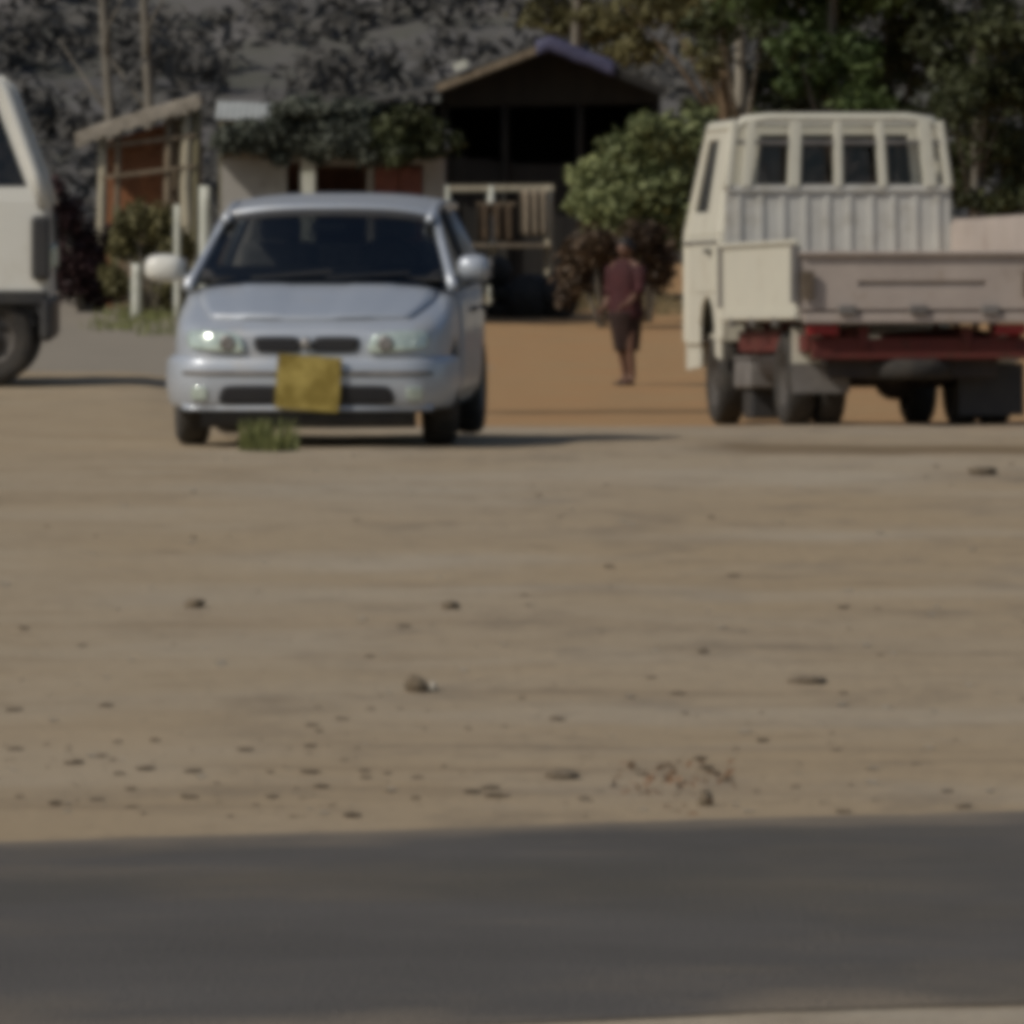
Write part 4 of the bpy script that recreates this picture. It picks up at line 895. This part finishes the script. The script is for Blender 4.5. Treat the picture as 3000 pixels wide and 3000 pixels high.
    tm = MB().grid(tf, 18, 16); o = tm.build('tarpaulin', M['tarp'], None, smooth=True, solid=.012)
    tag(o, 'blue-grey tarpaulin folded over the ridge of the dark shed', 'tarpaulin')
build_big_shed()

def build_left_shack():
    D = 160.0; g = onground(440, D); z0 = g.z; s = F / D
    T = thing('roadside_shack', (g.x, D, z0), 'small pole and mud shack with a sloping thatched roof beside the car', 'shack')
    X = lambda px: (px - 440) / s
    Z = lambda py: (HC - (py - YH) / s) - z0
    # mono-pitch roof: high on the right
    xa, xb = X(225), X(590); za, zb = Z(405), Z(290)
    m = MB()
    m.grid(lambda u, v: Vector((xa + (xb - xa) * u, -.5 + 2.6 * v, za + (zb - za) * (u ** .9) + .04 * noise.noise(Vector((u * 9, v * 5, 1))) + .02 * v)), 26, 12)
    m.build('thatch_roof', M['thatch'], T, smooth=True, solid=.13)
    fr = MB(); wid = 60
    for k in range(wid):
        u = (k + .5) / wid; x = xa + (xb - xa) * u; z = za + (zb - za) * u ** .9
        fr.bar((x, -.52, z + .03), (x + .03 * noise.noise(Vector((k, 1, 1))), -.58, z - .10 - .07 * rng.random()), .035, .015)
    fr.build('thatch_fringe', M['thatch'], T)
    for px, w, mt in ((300, .075, 'pale_wood'), (345, .05, 'wood'), (492, .06, 'wood'), (548, .09, 'pale_wood'), (575, .07, 'olive_wood')):
        zt = za + (zb - za) * ((X(px) - xa) / (xb - xa)) ** .9 - .05
        pole('post', (X(px), -.35, 0), (X(px) + .02, -.35, zt), w, M[mt], T, px)
    # mud wall with a doorway, plank skirt
    wl = MB(); wl.panel((X(300), .0, 0), (X(500), .0, 0), (X(500), .0, Z(370)), (X(300), .0, Z(420)), [(.56, .86, 0, .80)], .12); wl.build('mud_wall', M['mud'], T)
    for k in range(5):
        x = X(505) + (X(585) - X(505)) * (k + .5) / 5; zt = za + (zb - za) * ((x - xa) / (xb - xa)) ** .9 - .1
        b = MB(); b.box((x, -.2, zt / 2), ((X(585) - X(505)) / 5 - .012, .03, zt - .05 * (k % 2))); b.build('plank', M['olive_wood' if k % 2 else 'wood'], T)
    for k in range(6):
        x = X(330) + (X(500) - X(330)) * (k + .5) / 6
        b = MB(); b.box((x, -.42, Z(600 + 12 * (k % 3)) / 2), ((X(500) - X(330)) / 6 - .02, .03, Z(600 + 12 * (k % 3)))); b.build('plank', M['wood' if k % 2 else 'olive_wood'], T)
    for py in (430, 520):
        b = MB(); b.bar((X(300), -.41, Z(py)), (X(575), -.41, Z(py - 35)), .04, .05); b.build('rail', M['wood'], T)
    bk = MB(); bk.panel((X(290), 1.9, 0), (X(580), 1.9, 0), (X(580), 1.9, Z(330)), (X(290), 1.9, Z(420)), (), .06); bk.build('back_wall', M['mud'], T)
build_left_shack()

def build_low_house():
    D = 150.0; g = onground(960, D); z0 = g.z; s = F / D
    T = thing('low_house', (g.x, D, z0), 'low pale-walled house with a white pillar seen over the car roof', 'house')
    X = lambda px: (px - 960) / s
    Z = lambda py: (HC - (py - YH) / s) - z0
    zt = Z(462); x0, x1 = X(648), X(1300)
    w = MB(); w.panel((x0, 0, 0), (x1, 0, 0), (x1, 0, zt), (x0, 0, zt), [((X(840) - x0) / (x1 - x0), (X(880) - x0) / (x1 - x0), 0, .97), ((X(925) - x0) / (x1 - x0), (X(1075) - x0) / (x1 - x0), 0, .95), ((X(1095) - x0) / (x1 - x0), (X(1240) - x0) / (x1 - x0), 0, .96)], .15)
    w.build('wall', M['pale_wall'], T)
    for xx in (x0 + .08, x1 - .08):
        b = MB(); b.box((xx, 2.0, zt / 2), (.15, 3.7, zt)); b.build('side_wall', M['pale_wall'], T)
    b = MB(); b.box(((x0 + x1) / 2, 3.9, zt / 2), (x1 - x0, .15, zt)); b.build('back_wall', M['mud'], T)
    b = MB(); b.box((X(905), -.30, zt / 2), (.17, .17, zt)); b.build('pillar', M['white_post'], T, bevel=.01)
    for k in range(2):
        xa = X(1097) + (X(1238) - X(1097)) * k / 2; xb = X(1097) + (X(1238) - X(1097)) * (k + 1) / 2
        b = MB(); b.box(((xa + xb) / 2, -.02 + .03 * k, zt * .47), (xb - xa - .02, .04, zt * .93)); dr = b.build('door', M['red_door'], T)
        for pz in (.3, .68):
            q = MB(); q.box(((xa + xb) / 2, -.05 + .03 * k, zt * pz), ((xb - xa) * .68, .02, zt * .28)); q.build('door_panel', M['red_door'], dr)
    b = MB(); b.bar((x0, -.30, zt + .03), (x1, -.30, zt + .03), .12, .09); b.build('eave_beam', M['wood'], T)
    m = MB(); m.grid(lambda u, v: Vector((x0 - .2 + (x1 - x0 + .3) * u, -.55 + 4.7 * v, zt + .10 + .22 * min(1, v * 2) - .1 * max(0, v - .5) * 2 + .015 * (int(u * 44) % 2))), 44, 8); m.build('roof', M['rust_roof'], T, solid=.03)
build_low_house()

def build_white_roof_hut():
    D = 172.0; g = onground(715, D); z0 = g.z; s = F / D
    T = thing('metal_roofed_hut', (g.x, D, z0), 'hut with a pale metal sheet roof behind the shack', 'hut')
    X = lambda px: (px - 715) / s
    Z = lambda py: (HC - (py - YH) / s) - z0
    m = MB(); m.grid(lambda u, v: Vector((X(632) + (X(800) - X(632)) * u, -.2 + 1.6 * v, Z(348) + (Z(300) - Z(348)) * v - .04 * u + .02 * (int(u * 18) % 2))), 18, 4); m.build('roof', M['sheet'], T, solid=.02)
    w = MB(); w.panel((X(645), 0, 0), (X(785), 0, 0), (X(785), 0, Z(352)), (X(645), 0, Z(352)), [(.35, .62, 0, .85)], .08); w.build('wall', M['olive_wood'], T)
    for px in (647, 783):
        b = MB(); b.box((X(px), .7, Z(352) / 2), (.06, 1.3, Z(352))); b.build('side_wall', M['olive_wood'], T)
build_white_roof_hut()

def build_stall():
    D = 156.0; g = onground(1520, D); z0 = g.z; s = F / D
    T = thing('market_stall', (g.x, D, z0), 'rough stall of pale poles in front of the dark shed', 'stall')
    X = lambda px: (px - 1520) / s
    Z = lambda py: (HC - (py - YH) / s) - z0
    for px in (1312, 1440, 1608):
        for y in (0, 1.1): pole('post', (X(px), y, 0), (X(px), y, Z(545)), .055 if y == 0 else .045, M['white_post' if px < 1600 else 'pale_wood'], T, px + y)
    for y in (0, 1.1):
        b = MB(); b.bar((X(1300), y, Z(553)), (X(1622), y, Z(550)), .05, .07); b.build('top_rail', M['pale_wood'], T)
    for k in range(5):
        b = MB(); b.box(((X(1312) + X(1608)) / 2, -.1 + .28 * k, Z(720)), (X(1615) - X(1305), .24, .03)); b.build('shelf_board', M['wood'], T)
    for nm, xa, xb, ya, yb, mt in (('hanging_cloth', 1400, 1505, 598, 705, 'brown_cloth'), ('hanging_cloth', 1525, 1602, 556, 690, 'tan_cloth')):
        lab = 'dark brown cloth hanging on the pale pole stall' if mt == 'brown_cloth' else 'tan cloth hanging on the pale pole stall'
        o = MB().grid(lambda u, v: Vector((g.x + X(xa) + (X(xb) - X(xa)) * u, D - .06 + .05 * math.sin(u * 19) * (1 - .6 * v), z0 + Z(yb) + (Z(ya) - Z(yb)) * v)), 26, 8).build(nm, M[mt], None, smooth=True, solid=.008)
        tag(o, lab, 'cloth', 'cloths on the stall')
    b = MB(); b.bar((X(1395), -.05, Z(596)), (X(1512), -.05, Z(596)), .03, .03); b.build('cloth_rail', M['wood'], T)
build_stall()

# dark tyres and sacks heaped in front of the stall
heap = [('tyre', 1425, 862, .30, 78, 'worn tyre leaning at the end of the heap nearest the car'), ('tyre', 1500, 872, .31, 12, 'tyre lying flat under the stall beside the sacks'), ('tyre', 1500, 838, .30, 8, 'tyre stacked on top of the flat tyre under the stall'), ('tyre', 1592, 868, .29, 74, 'tyre standing upright at the end of the stall nearest the bush')]
D = 153.5; s = F / D
for k, (nm, px, py, r, tilt, lab) in enumerate(heap):
    g = onground(px, D)
    t = MB(); t.lathe((0, 0, 0), (0, 0, 1), [(r * .55, -.09), (r * .85, -.10), (r * .97, -.06), (r, -.03), (r, .03), (r * .97, .06), (r * .85, .10), (r * .55, .09), (r * .5, 0), (r * .55, -.09)], 26)
    o = t.build('tyre', M['tyre'], None, smooth=True)
    zc = r if tilt > 40 else (.10 if py > 850 else .31)
    o.location = (g.x, D + (.1 if tilt > 40 else 0), g.z + zc); o.rotation_euler = (R(tilt), 0, R(20 * k))
    tag(o, lab, 'tyre', 'tyres heaped under the stall')
for k, (px, dz, sx, lab) in enumerate(((1545, .0, .55, 'dark stuffed sack on the ground between the tyres'), (1450, .42, .5, 'dark sack slumped on top of the tyre heap'), (1640, .0, .5, 'dark sack beside the green bush'))):
    g = onground(px, D - .5 + (.5 if dz else 0)); me = rock(k + 4.4, (sx, .45, .62 if not dz else .40), 3)
    o = link('sack', me, M['sack'], None, True); o.location = (g.x, g.y, g.z + dz + (.27 if not dz else .18)); tag(o, lab, 'sack', 'dark sacks by the stall')

# posts standing free
for px, pt, D, r, lab in ((400, 768, 152, .075, 'short white post left of the car mirror'), (601, 540, 150, .085, 'tall white post close behind the car'), (520, 596, 151, .05, 'thin pale post in front of the shack')):
    g = onground(px, D); s = F / D; top = HC - (pt - YH) / s - g.z
    o = MB(); n = 6
    o.tube([Vector((.015 * noise.noise(Vector((px, i, 0))), 0, top * i / n)) for i in range(n + 1)], [r * (1 - .1 * i / n) for i in range(n + 1)], 10)
    q = o.build('post', M['white_post'], None, smooth=True); q.location = g - Vector((0, 0, .02)); tag(q, lab, 'post', 'posts by the shack')

# ================================================================ PLANTS
def shrub(name, px, py_base, D, clumps, n, size, m, label, cat='shrub', group=None, stem='bark', kk=1.0, stems=True):
    g = onground(px, D); s = F / D
    T = thing(name, g, label, cat, group=group)
    cs = []
    for (cx, cy, rx, ry) in clumps:
        c = ((cx - px) / s, rng.uniform(-.25, .25) * kk, HC - (cy - YH) / s - g.z); cs.append((c, (rx / s, max(.25, .8 * rx / s), ry / s)))
        for j in range(3):
            a = rng.normal(size=3) * .55; cs.append(((c[0] + a[0] * rx / s, c[1] + a[1] * rx / s, c[2] + a[2] * ry / s), (rx / s * .5, rx / s * .5, ry / s * .5)))
    leaves('foliage', cs, n, size, M[m], T)
    for k, (c, r) in enumerate(cs[::4] if stems else []):
        q = MB(); q.tube([(.05 * k % .2, 0, -.03), (c[0] * .45, c[1] * .5, c[2] * .5), c], [.035, .025, .01], 6); q.build('stem', M[stem], T, smooth=True)
    return T
shrub('green_bush', 1870, 880, 150, [(1760, 520, 85, 60), (1850, 450, 95, 70), (1960, 420, 95, 75), (2040, 400, 80, 75), (1900, 560, 120, 80), (2030, 540, 90, 90), (1780, 620, 95, 70), (1960, 660, 120, 80), (1700, 590, 45, 35)], 9000, .15, 'leaf_bright', 'bright green leafy bush between the dark shed and the truck cab', 'bush')
shrub('brown_bush', 1760, 880, 146, [(1690, 790, 60, 85), (1740, 720, 70, 60), (1930, 760, 55, 110), (1870, 700, 60, 60), (1800, 800, 60, 80)], 3200, .13, 'leaf_brown', 'brown withered bush behind the standing person', 'bush')
shrub('maroon_shrub', 235, 890, 157, [(200, 640, 50, 60), (240, 720, 60, 70), (215, 800, 75, 80), (280, 830, 55, 60), (165, 560, 28, 45), (330, 850, 40, 40)], 4200, .13, 'leaf_maroon', 'dark maroon shrub between the white van and the shack', 'shrub')
shrub('olive_weeds', 430, 880, 154, [(400, 640, 50, 60), (470, 660, 55, 65), (520, 720, 50, 55), (360, 700, 40, 60), (455, 760, 70, 60), (350, 830, 45, 40), (500, 840, 70, 50)], 3200, .14, 'leaf_olive', 'olive weeds growing against the shack wall', 'weeds')
shrub('grey_creeper', 870, 470, 148.6, [(680, 410, 60, 45), (760, 400, 60, 50), (850, 395, 70, 55), (930, 410, 70, 60), (1010, 395, 70, 65), (1080, 430, 60, 55), (900, 330, 90, 45), (1040, 330, 70, 40)], 9000, .13, 'leaf_grey', 'grey-green creeper spilling over the low house roof', 'creeper', stems=False)
shrub('shade_foliage', 1190, 470, 148.4, [(1130, 400, 55, 60), (1200, 380, 70, 70), (1265, 410, 45, 60), (1170, 450, 50, 25), (1090, 440, 40, 30)], 5000, .13, 'leaf_dark', 'dark foliage added for the lean-to shade over the red house door', 'creeper', stems=False)  # added leaves standing in for the near-black shade of the lean-to
def tree(name, px, D, trunk_r, hgt, clumps, n, size, m, bark, label, lean=0.0, group=None):
    g = onground(px, D) if D < 185 else None
    if g is None:
        x = (px - 1500) / F * D; h = hb.ray_cast(Vector((x, D, 400)), Vector((0, 0, -1))); g = Vector((x, D, min(h[0].z if h[0] else -1.05, 0.5)))
    s = F / D
    T = thing(name, g, label, 'tree', group=group)
    pts = [Vector((lean * hgt * (i / 7) + .06 * noise.noise(Vector((px, i * .6, 0))), .06 * noise.noise(Vector((px, i * .6, 5))), hgt * i / 7 - .05)) for i in range(8)]
    MB().tube(pts, [trunk_r * (1.15 - .75 * i / 7) for i in range(8)], 12).build('trunk', M[bark], T, smooth=True)
    cs = []
    for (cx, cy, rx, ry) in clumps:
        c = Vector(((cx - px) / s, rng.uniform(-1.0, 1.0), HC - (cy - YH) / s - g.z)); cs.append((tuple(c), (rx / s, rx / s, ry / s)))
        for j in range(4):
            a = rng.normal(size=3) * .6; cs.append(((c.x + a[0] * rx / s, c.y + a[1] * rx / s, c.z + a[2] * ry / s), (rx / s * .45, rx / s * .45, ry / s * .45)))
        k = min(7, max(2, int(7 * min(1, c.z / hgt) * .8)))
        b = MB(); b.tube([pts[k - 1], (pts[k - 1] + c) * .5 + Vector((0, 0, .15)), c], [trunk_r * .4, trunk_r * .25, .015], 6); b.build('limb', M[bark], T, smooth=True)
    # the crown goes on above the frame
    for j in range(7):
        cs.append(((rng.uniform(-1.3, 1.3), rng.uniform(-1.3, 1.3), hgt + rng.uniform(-.8, 1.0)), (1.1, 1.1, .8)))
    leaves('crown', cs, n, size, M[m], T); return T
GT = 'trees behind the truck'
tree('broadleaf_tree', 2165, 176, .13, 5.6, [(2260, 330, 70, 60), (2100, 60, 80, 70), (2230, 80, 70, 70)], 9000, .17, 'leaf_dark', 'pale_bark', 'tree with a slim pale trunk behind the truck windscreen', .0, GT)
tree('broadleaf_tree', 2440, 170, .12, 5.6, [(2420, 60, 90, 80), (2480, 160, 100, 80), (2400, 230, 90, 60), (2520, 300, 90, 60), (2330, 140, 60, 70), (2470, 20, 110, 60)], 15000, .17, 'leaf_green', 'bark', 'brighter green tree above the truck cab roof', 0, GT)
tree('broadleaf_tree', 2605, 172, .10, 5.8, [(2680, 200, 110, 90), (2580, 330, 120, 50), (2700, 60, 120, 80), (2560, 240, 60, 80)], 13000, .17, 'leaf_dark', 'bark', 'dark tree with a thin grey trunk rising over the headboard', 0, GT)
tree('broadleaf_tree', 2860, 166, .085, 5.8, [(2800, 120, 110, 90), (2920, 90, 110, 90), (2860, 260, 120, 80), (2980, 240, 100, 100), (2780, 320, 90, 70), (2900, 420, 110, 90), (2990, 430, 80, 90), (2830, 520, 70, 90), (2960, 590, 90, 70)], 22000, .16, 'leaf_dark', 'bark', 'large dark tree over the truck bed at the right edge', 0, GT)
tree('broadleaf_tree', 3110, 171, .12, 5.8, [(3060, 120, 110, 90), (3150, 90, 110, 90), (3080, 300, 110, 90), (3180, 420, 110, 90), (3060, 480, 80, 80)], 12000, .17, 'leaf_dark', 'bark', 'dark foliage tree cut by the upper right picture edge', 0, GT)
tree('broadleaf_tree', 2330, 184, .12, 5.6, [(2250, 250, 90, 70), (2380, 300, 110, 60), (2130, 310, 90, 60), (2300, 380, 120, 50), (2480, 400, 120, 50), (2650, 420, 120, 60)], 16000, .17, 'leaf_dark', 'brown_bark', 'low dark tree filling the gap just behind the truck roof', 0, GT)
tree('broadleaf_tree', 2125, 181, .12, 5.6, [(2050, 40, 80, 60), (1950, 40, 90, 50), (1840, 30, 100, 50), (2080, 170, 60, 60)], 9000, .17, 'leaf_olive', 'brown_bark', 'olive tree with a brown trunk right of the shed', 0, GT)
tree('broadleaf_tree', 1690, 183, .14, 5.6, [(1600, 30, 90, 45), (1700, 50, 90, 45), (1780, 90, 90, 50), (1860, 150, 90, 50)], 9000, .17, 'leaf_olive', 'bark', 'olive tree directly behind the shed ridge', 0, GT)
for px, lean, lab in ((352, .018, 'slim bare grey trunk of the pair above the shack, nearer the van'), (462, .012, 'slim bare grey trunk of the pair above the shack, nearer the car')):
    D = 185.0; x = (px - 1500) / F * D; g = Vector((x, D, -1.05))
    T = thing('bare_tree', g, lab, 'tree', group='bare trees above the shack')
    pts = [Vector((-.02 * i - lean * i * 2, 0, .9 * i - .05)) for i in range(8)]
    MB().tube(pts, [.11 - .009 * i for i in range(8)], 9).build('trunk', M['bark'], T, smooth=True)
    for k in range(4):
        a = pts[2 + k % 5]; an = k * 2.4; b = MB(); b.tube([a, a + Vector((.5 * math.cos(an), .4 * math.sin(an), .5)), a + Vector((.9 * math.cos(an + .4), .8 * math.sin(an), 1.2))], [.04, .025, .008], 6); b.build('branch', M['bark'], T, smooth=True)

# grass: a green tuft by the car nose, green strip left of the car
g = onground(785, 63.2)
tag(blades('grass_tuft', [(0, 0, 0, .17, .22), (-.06, .1, 0, .08, .1)], 330, .19, .013, M['grass']), 'green tuft of grass in front of the car bumper', 'grass').location = g
sp = []
for k in range(26):
    q = hit(rng.uniform(290, 500), rng.uniform(890, 985)); sp.append((q.x, q.y, q.z - .01, .35, .9))
tag(blades('verge_grass', sp, 900, .16, .016, M['grass']), kind='stuff')
sp = []
for k in range(34):
    q = hit(rng.uniform(1420, 2050), rng.uniform(885, 925)); sp.append((q.x, q.y, q.z - .01, .3, .5))
tag(blades('dry_verge_grass', sp, 1500, .22, .016, M['dry_grass']), kind='stuff')

# ================================================================ GROUND SCATTER
vs = []; fs = []
def scatter(n, xr, yr, rmin, rmax, seed):
    r_ = random.Random(seed)
    for k in range(n):
        q = hit(r_.uniform(*xr), r_.uniform(*yr)); r = rmin + (rmax - rmin) * r_.random() ** 3
        b = len(vs); rot = r_.random() * 6.28
        prof = [(.1, 0, .5), (1.3, 0, .30), (.5, 1.1, .32), (-1.0, .7, .28), (-1.1, -.65, .30), (.4, -1.1, .28), (0, 0, -.5)]
        for x, y, z in prof:
            k1 = r_.uniform(.7, 1.25); vs.append((q.x + r * k1 * (x * math.cos(rot) - y * math.sin(rot)), q.y + r * k1 * (x * math.sin(rot) + y * math.cos(rot)), q.z + r * z * r_.uniform(.6, 1.0)))
        for i in range(5):
            j = (i + 1) % 5; fs.append((b, b + 1 + i, b + 1 + j)); fs.append((b + 6, b + 1 + j, b + 1 + i))
scatter(150, (-100, 3100), (1360, 2400), .005, .026, 1)
scatter(60, (900, 2500), (2080, 2370), .005, .028, 2)
scatter(70, (-60, 1100), (2180, 2400), .005, .030, 3)
me = bpy.data.meshes.new('clods'); me.from_pydata(vs, [], fs); me.update()
tag(link('clods', me, M['clod']), kind='stuff')
vs = []; fs = []
scatter(240, (-100, 3100), (1340, 2400), .005, .022, 8)
me = bpy.data.meshes.new('pebbles'); me.from_pydata(vs, [], fs); me.update()
tag(link('pebbles', me, M['pale_stone']), kind='stuff')
lf = [((q.x, q.y, q.z + .02), (.16, .5, .015)) for q in (hit(1990 + random.uniform(-110, 90), random.uniform(2260, 2390)) for _ in range(16))]
lo = leaves('dead_leaves', lf, 70, .030, leafmat('dead_leaf_litter', (0.16, 0.085, 0.045), (0.33, 0.20, 0.11)), flat=1.2); tag(lo, kind='stuff')
for k, (px, py, dm, lab) in enumerate(((1222, 2032, (.085, .10, .075), 'dark stone lying alone in the middle of the dirt lot'), (570, 1783, (.08, .10, .05), 'dark stone out on the dirt below the car wheel, left'), (1318, 1783, (.075, .10, .045), 'small dark stone on the dirt straight below the car mirror'),
        (2066, 2362, (.045, .06, .06), 'small dark upright stone at the asphalt edge beside dead leaves'), (2880, 1392, (.16, .2, .06), 'flat brown stone on the dirt below the truck wheels'), (1650, 2278, (.10, .12, .03), 'flat dark stone near the asphalt edge left of the dead leaves'), (2360, 2005, (.14, .2, .03), 'flat dark stone half sunk in the dirt below the truck cab'))):
    q = hit(px, py); o = link('stone', rock(k + 1.3, dm), M['stone'], None, True); o.location = q + Vector((0, 0, dm[2] * .25)); tag(o, lab, 'stone', 'loose stones on the dirt lot')
q = hit(1268, 2030); o = link('stone', rock(9.1, (.03, .05, .045)), M['pale_stone'], None, True); o.location = q + Vector((0, 0, .012)); tag(o, 'tiny pale stone right beside the lone dark stone', 'stone', 'loose stones on the dirt lot')

# ================================================================ PERSON
def skin_mesh(name, verts, edges, radii, m, parent, root=0, sub=2):
    me = bpy.data.meshes.new(name); me.from_pydata([tuple(v) for v in verts], edges, []); me.update()
    o = link(name, me, m, parent)
    o.modifiers.new('skin', 'SKIN'); sv = me.skin_vertices[0].data
    for i, r in enumerate(radii):
        sv[i].radius = (r, r) if not isinstance(r, tuple) else r; sv[i].use_root = (i == root)
    md = o.modifiers.new('sub', 'SUBSURF'); md.levels = sub; md.render_levels = sub
    apply_mods(o); o.data.polygons.foreach_set('use_smooth', [True] * len(o.data.polygons))
    if not o.data.materials: o.data.materials.append(m)
    return o
def build_person():
    g = hit(1832, 1130); Hh = 1.50
    T = thing('person', g, 'person in dark maroon clothes standing on orange dirt beside the truck', 'person', rz=R(-38))
    # local: facing -y, x to the side; walking pose
    k = Hh / 1.70
    V = [(0, 0, .92), (0, .0, 1.10), (0, .01, 1.30), (0, .005, 1.42), (0, -.01, 1.50),          # pelvis, waist, chest, neck base, neck
         (.09, 0, .88), (.10, -.05, .50), (.09, .02, .10), (.09, -.02, .045), (.095, -.15, .035),  # right leg and foot
         (-.09, 0, .88), (-.10, .03, .50), (-.09, .12, .12), (-.09, .10, .05), (-.095, -.02, .035),
         (.19, .01, 1.39), (.24, -.03, 1.12), (.20, -.20, .97), (.19, -.26, .94),
         (-.19, .01, 1.39), (-.24, .03, 1.12), (-.22, -.10, .92), (-.21, -.16, .88)]
    E = [(0, 1), (1, 2), (2, 3), (3, 4), (0, 5), (5, 6), (6, 7), (7, 8), (8, 9), (0, 10), (10, 11), (11, 12), (12, 13), (13, 14), (3, 15), (15, 16), (16, 17), (17, 18), (3, 19), (19, 20), (20, 21), (21, 22)]
    rr = [(.155, .11), (.135, .095), (.16, .105), .075, .052, .085, .06, .042, .04, .03, .085, .06, .042, .04, .03, .058, .045, .034, .03, .058, .045, .034, .03]
    nv = len(V)
    # fingers: four and a thumb on each hand
    for wi, sx in ((18, 1), (22, -1)):
        w = Vector(V[wi])
        for j in range(5):
            off = (j - 1.5) * .018; b = len(V)
            if j < 4:
                l_ = (.072, .080, .076, .060)[j]
                V += [tuple(w + Vector((sx * off * .4, -.055, -.01 + off * .8))), tuple(w + Vector((sx * off * .4, -.055 - l_ * .6, -.03 + off * .8))), tuple(w + Vector((sx * off * .4 - sx * .01, -.05 - l_, -.065 + off * .8)))]
            else:
                V += [tuple(w + Vector((-sx * .02, -.02, .012))), tuple(w + Vector((-sx * .035, -.045, .02))), tuple(w + Vector((-sx * .04, -.075, .012)))]
            E += [(wi, b), (b, b + 1), (b + 1, b + 2)]; rr += [.011, .009, .007]
    V = [Vector(v) * k for v in V]; rr = [tuple(a * k for a in r) if isinstance(r, tuple) else r * k for r in rr]
    skin_mesh('body', V, E, rr, M['skin'], T)
    # head with brow, nose, chin, ears
    hm = MB()
    def head(u, v):
        a = u * 6.28318; b = (v - .5) * 3.14159; x = math.cos(b) * math.sin(a) * .076; y = -math.cos(b) * math.cos(a) * .096; z = math.sin(b) * .118
        if z < 0: x *= 1 - .28 * (-z / .118); y *= (1 - .10 * (-z / .118)); 
        fr = max(0, math.cos(a)) * max(0, math.cos(b))
        y -= .020 * math.exp(-((x / .014) ** 2 + ((z + .012) / .022) ** 2)) * (fr > 0)
        y += .010 * (math.exp(-(((abs(x) - .03) / .014) ** 2 + ((z - .010) / .012) ** 2))) * (fr > .2)
        y -= .006 * math.exp(-((x / .025) ** 2 + ((z + .052) / .010) ** 2)) * (fr > .2)
        return Vector((x, y - .012, z + 1.595)) * k
    hm.grid(head, 32, 24); ho = hm.build('head', M['skin'], T, smooth=True)
    for s in (-1, 1):
        e = MB(); e.lathe(Vector((s * .076, 0, 1.59)) * k, (s, 0, 0), [(.001, -.01), (.022, -.004), (.026, .006), (.012, .010), (.001, .008)], 12); e.build('ear', M['skin'], ho, smooth=True)
        e = MB(); e.lathe(Vector((s * .030, -.088, 1.603)) * k, (0, -1, 0), [(.011, -.006), (.010, .004), (.001, .007)], 10); e.build('eye', M['hair'], ho, smooth=True)
    m_ = MB(); m_.box(Vector((0, -.104, 1.543)) * k, (.04, .006, .007)); m_.build('mouth', M['dark_cloth'], ho)
    hr = MB()
    def hair(u, v):
        a = u * 6.28318; b = -.15 + v * (1.5708 + .15); fr = max(0, math.cos(a)); b = b + fr * .55 * (1 - v)
        return Vector((math.cos(b) * math.sin(a) * .088, -math.cos(b) * math.cos(a) * .106 + .006, math.sin(b) * .128 + 1.602)) * k
    hr.grid(hair, 28, 12); hr.build('hair', M['hair'], T, smooth=True, solid=.012)
    bn = MB(); bn.lathe(Vector((0, .105, 1.60)) * k, (0, 1, 0), [(.001, -.03), (.05, -.02), (.058, .01), (.04, .04), (.001, .055)], 16); bn.build('hair_bun', M['hair'], T, smooth=True)
    # loose maroon top with sleeves, flaring over the hips, and a narrow dark wrap below
    def topf(u, v):
        a = u * 6.28318; prof = [(.80, .215, .175), (.95, .205, .165), (1.08, .180, .145), (1.22, .190, .140), (1.34, .190, .125), (1.42, .150, .10), (1.47, .075, .07)]
        t = v * (len(prof) - 1); i = min(int(t), len(prof) - 2); q = t - i; p0, p1 = prof[i], prof[i + 1]
        z, rx, ry = (p0[j] * (1 - q) + p1[j] * q for j in range(3)); w = 1 + .05 * math.sin(a * 7 + z * 6) * (1 - v)
        return Vector((math.cos(a) * rx * w, math.sin(a) * ry * w, z + .015 * math.sin(a * 3) * (1 - v))) * k
    MB().grid(topf, 40, 24).build('top', M['maroon_cloth'], T, smooth=True, solid=.01)
    for (a, b, c_) in ((15, 16, 17), (19, 20, 21)):
        A, B, C_ = V[a], V[b], V[c_]; q = B.lerp(C_, .45); s_ = MB(); s_.tube([A + Vector((0, 0, .0)), A.lerp(B, .5), B, q], [.082 * k, .074 * k, .066 * k, .070 * k], 14, cap=False); s_.build('sleeve', M['maroon_cloth'], T, smooth=True, solid=.008)
    def skf(u, v):
        a = u * 6.28318; z = .40 + .46 * v; r = .125 + .085 * v; w = 1 + .06 * math.sin(a * 8 + 1) * (1 - v)
        return Vector((math.cos(a) * r * .95 * w, math.sin(a) * (r + .03 * (1 - v)) * w + .03 * (1 - v), z)) * k
    MB().grid(skf, 40, 14).build('skirt', M['dark_cloth'], T, smooth=True, solid=.01)
    for i in (8, 13):
        c = V[i]; s_ = MB(); s_.box(c + Vector((0, -.065, -.03)) * k, (.085 * k, .24 * k, .022)); s_.build('sandal', M['dark_metal'], T, bevel=.008)
build_person()
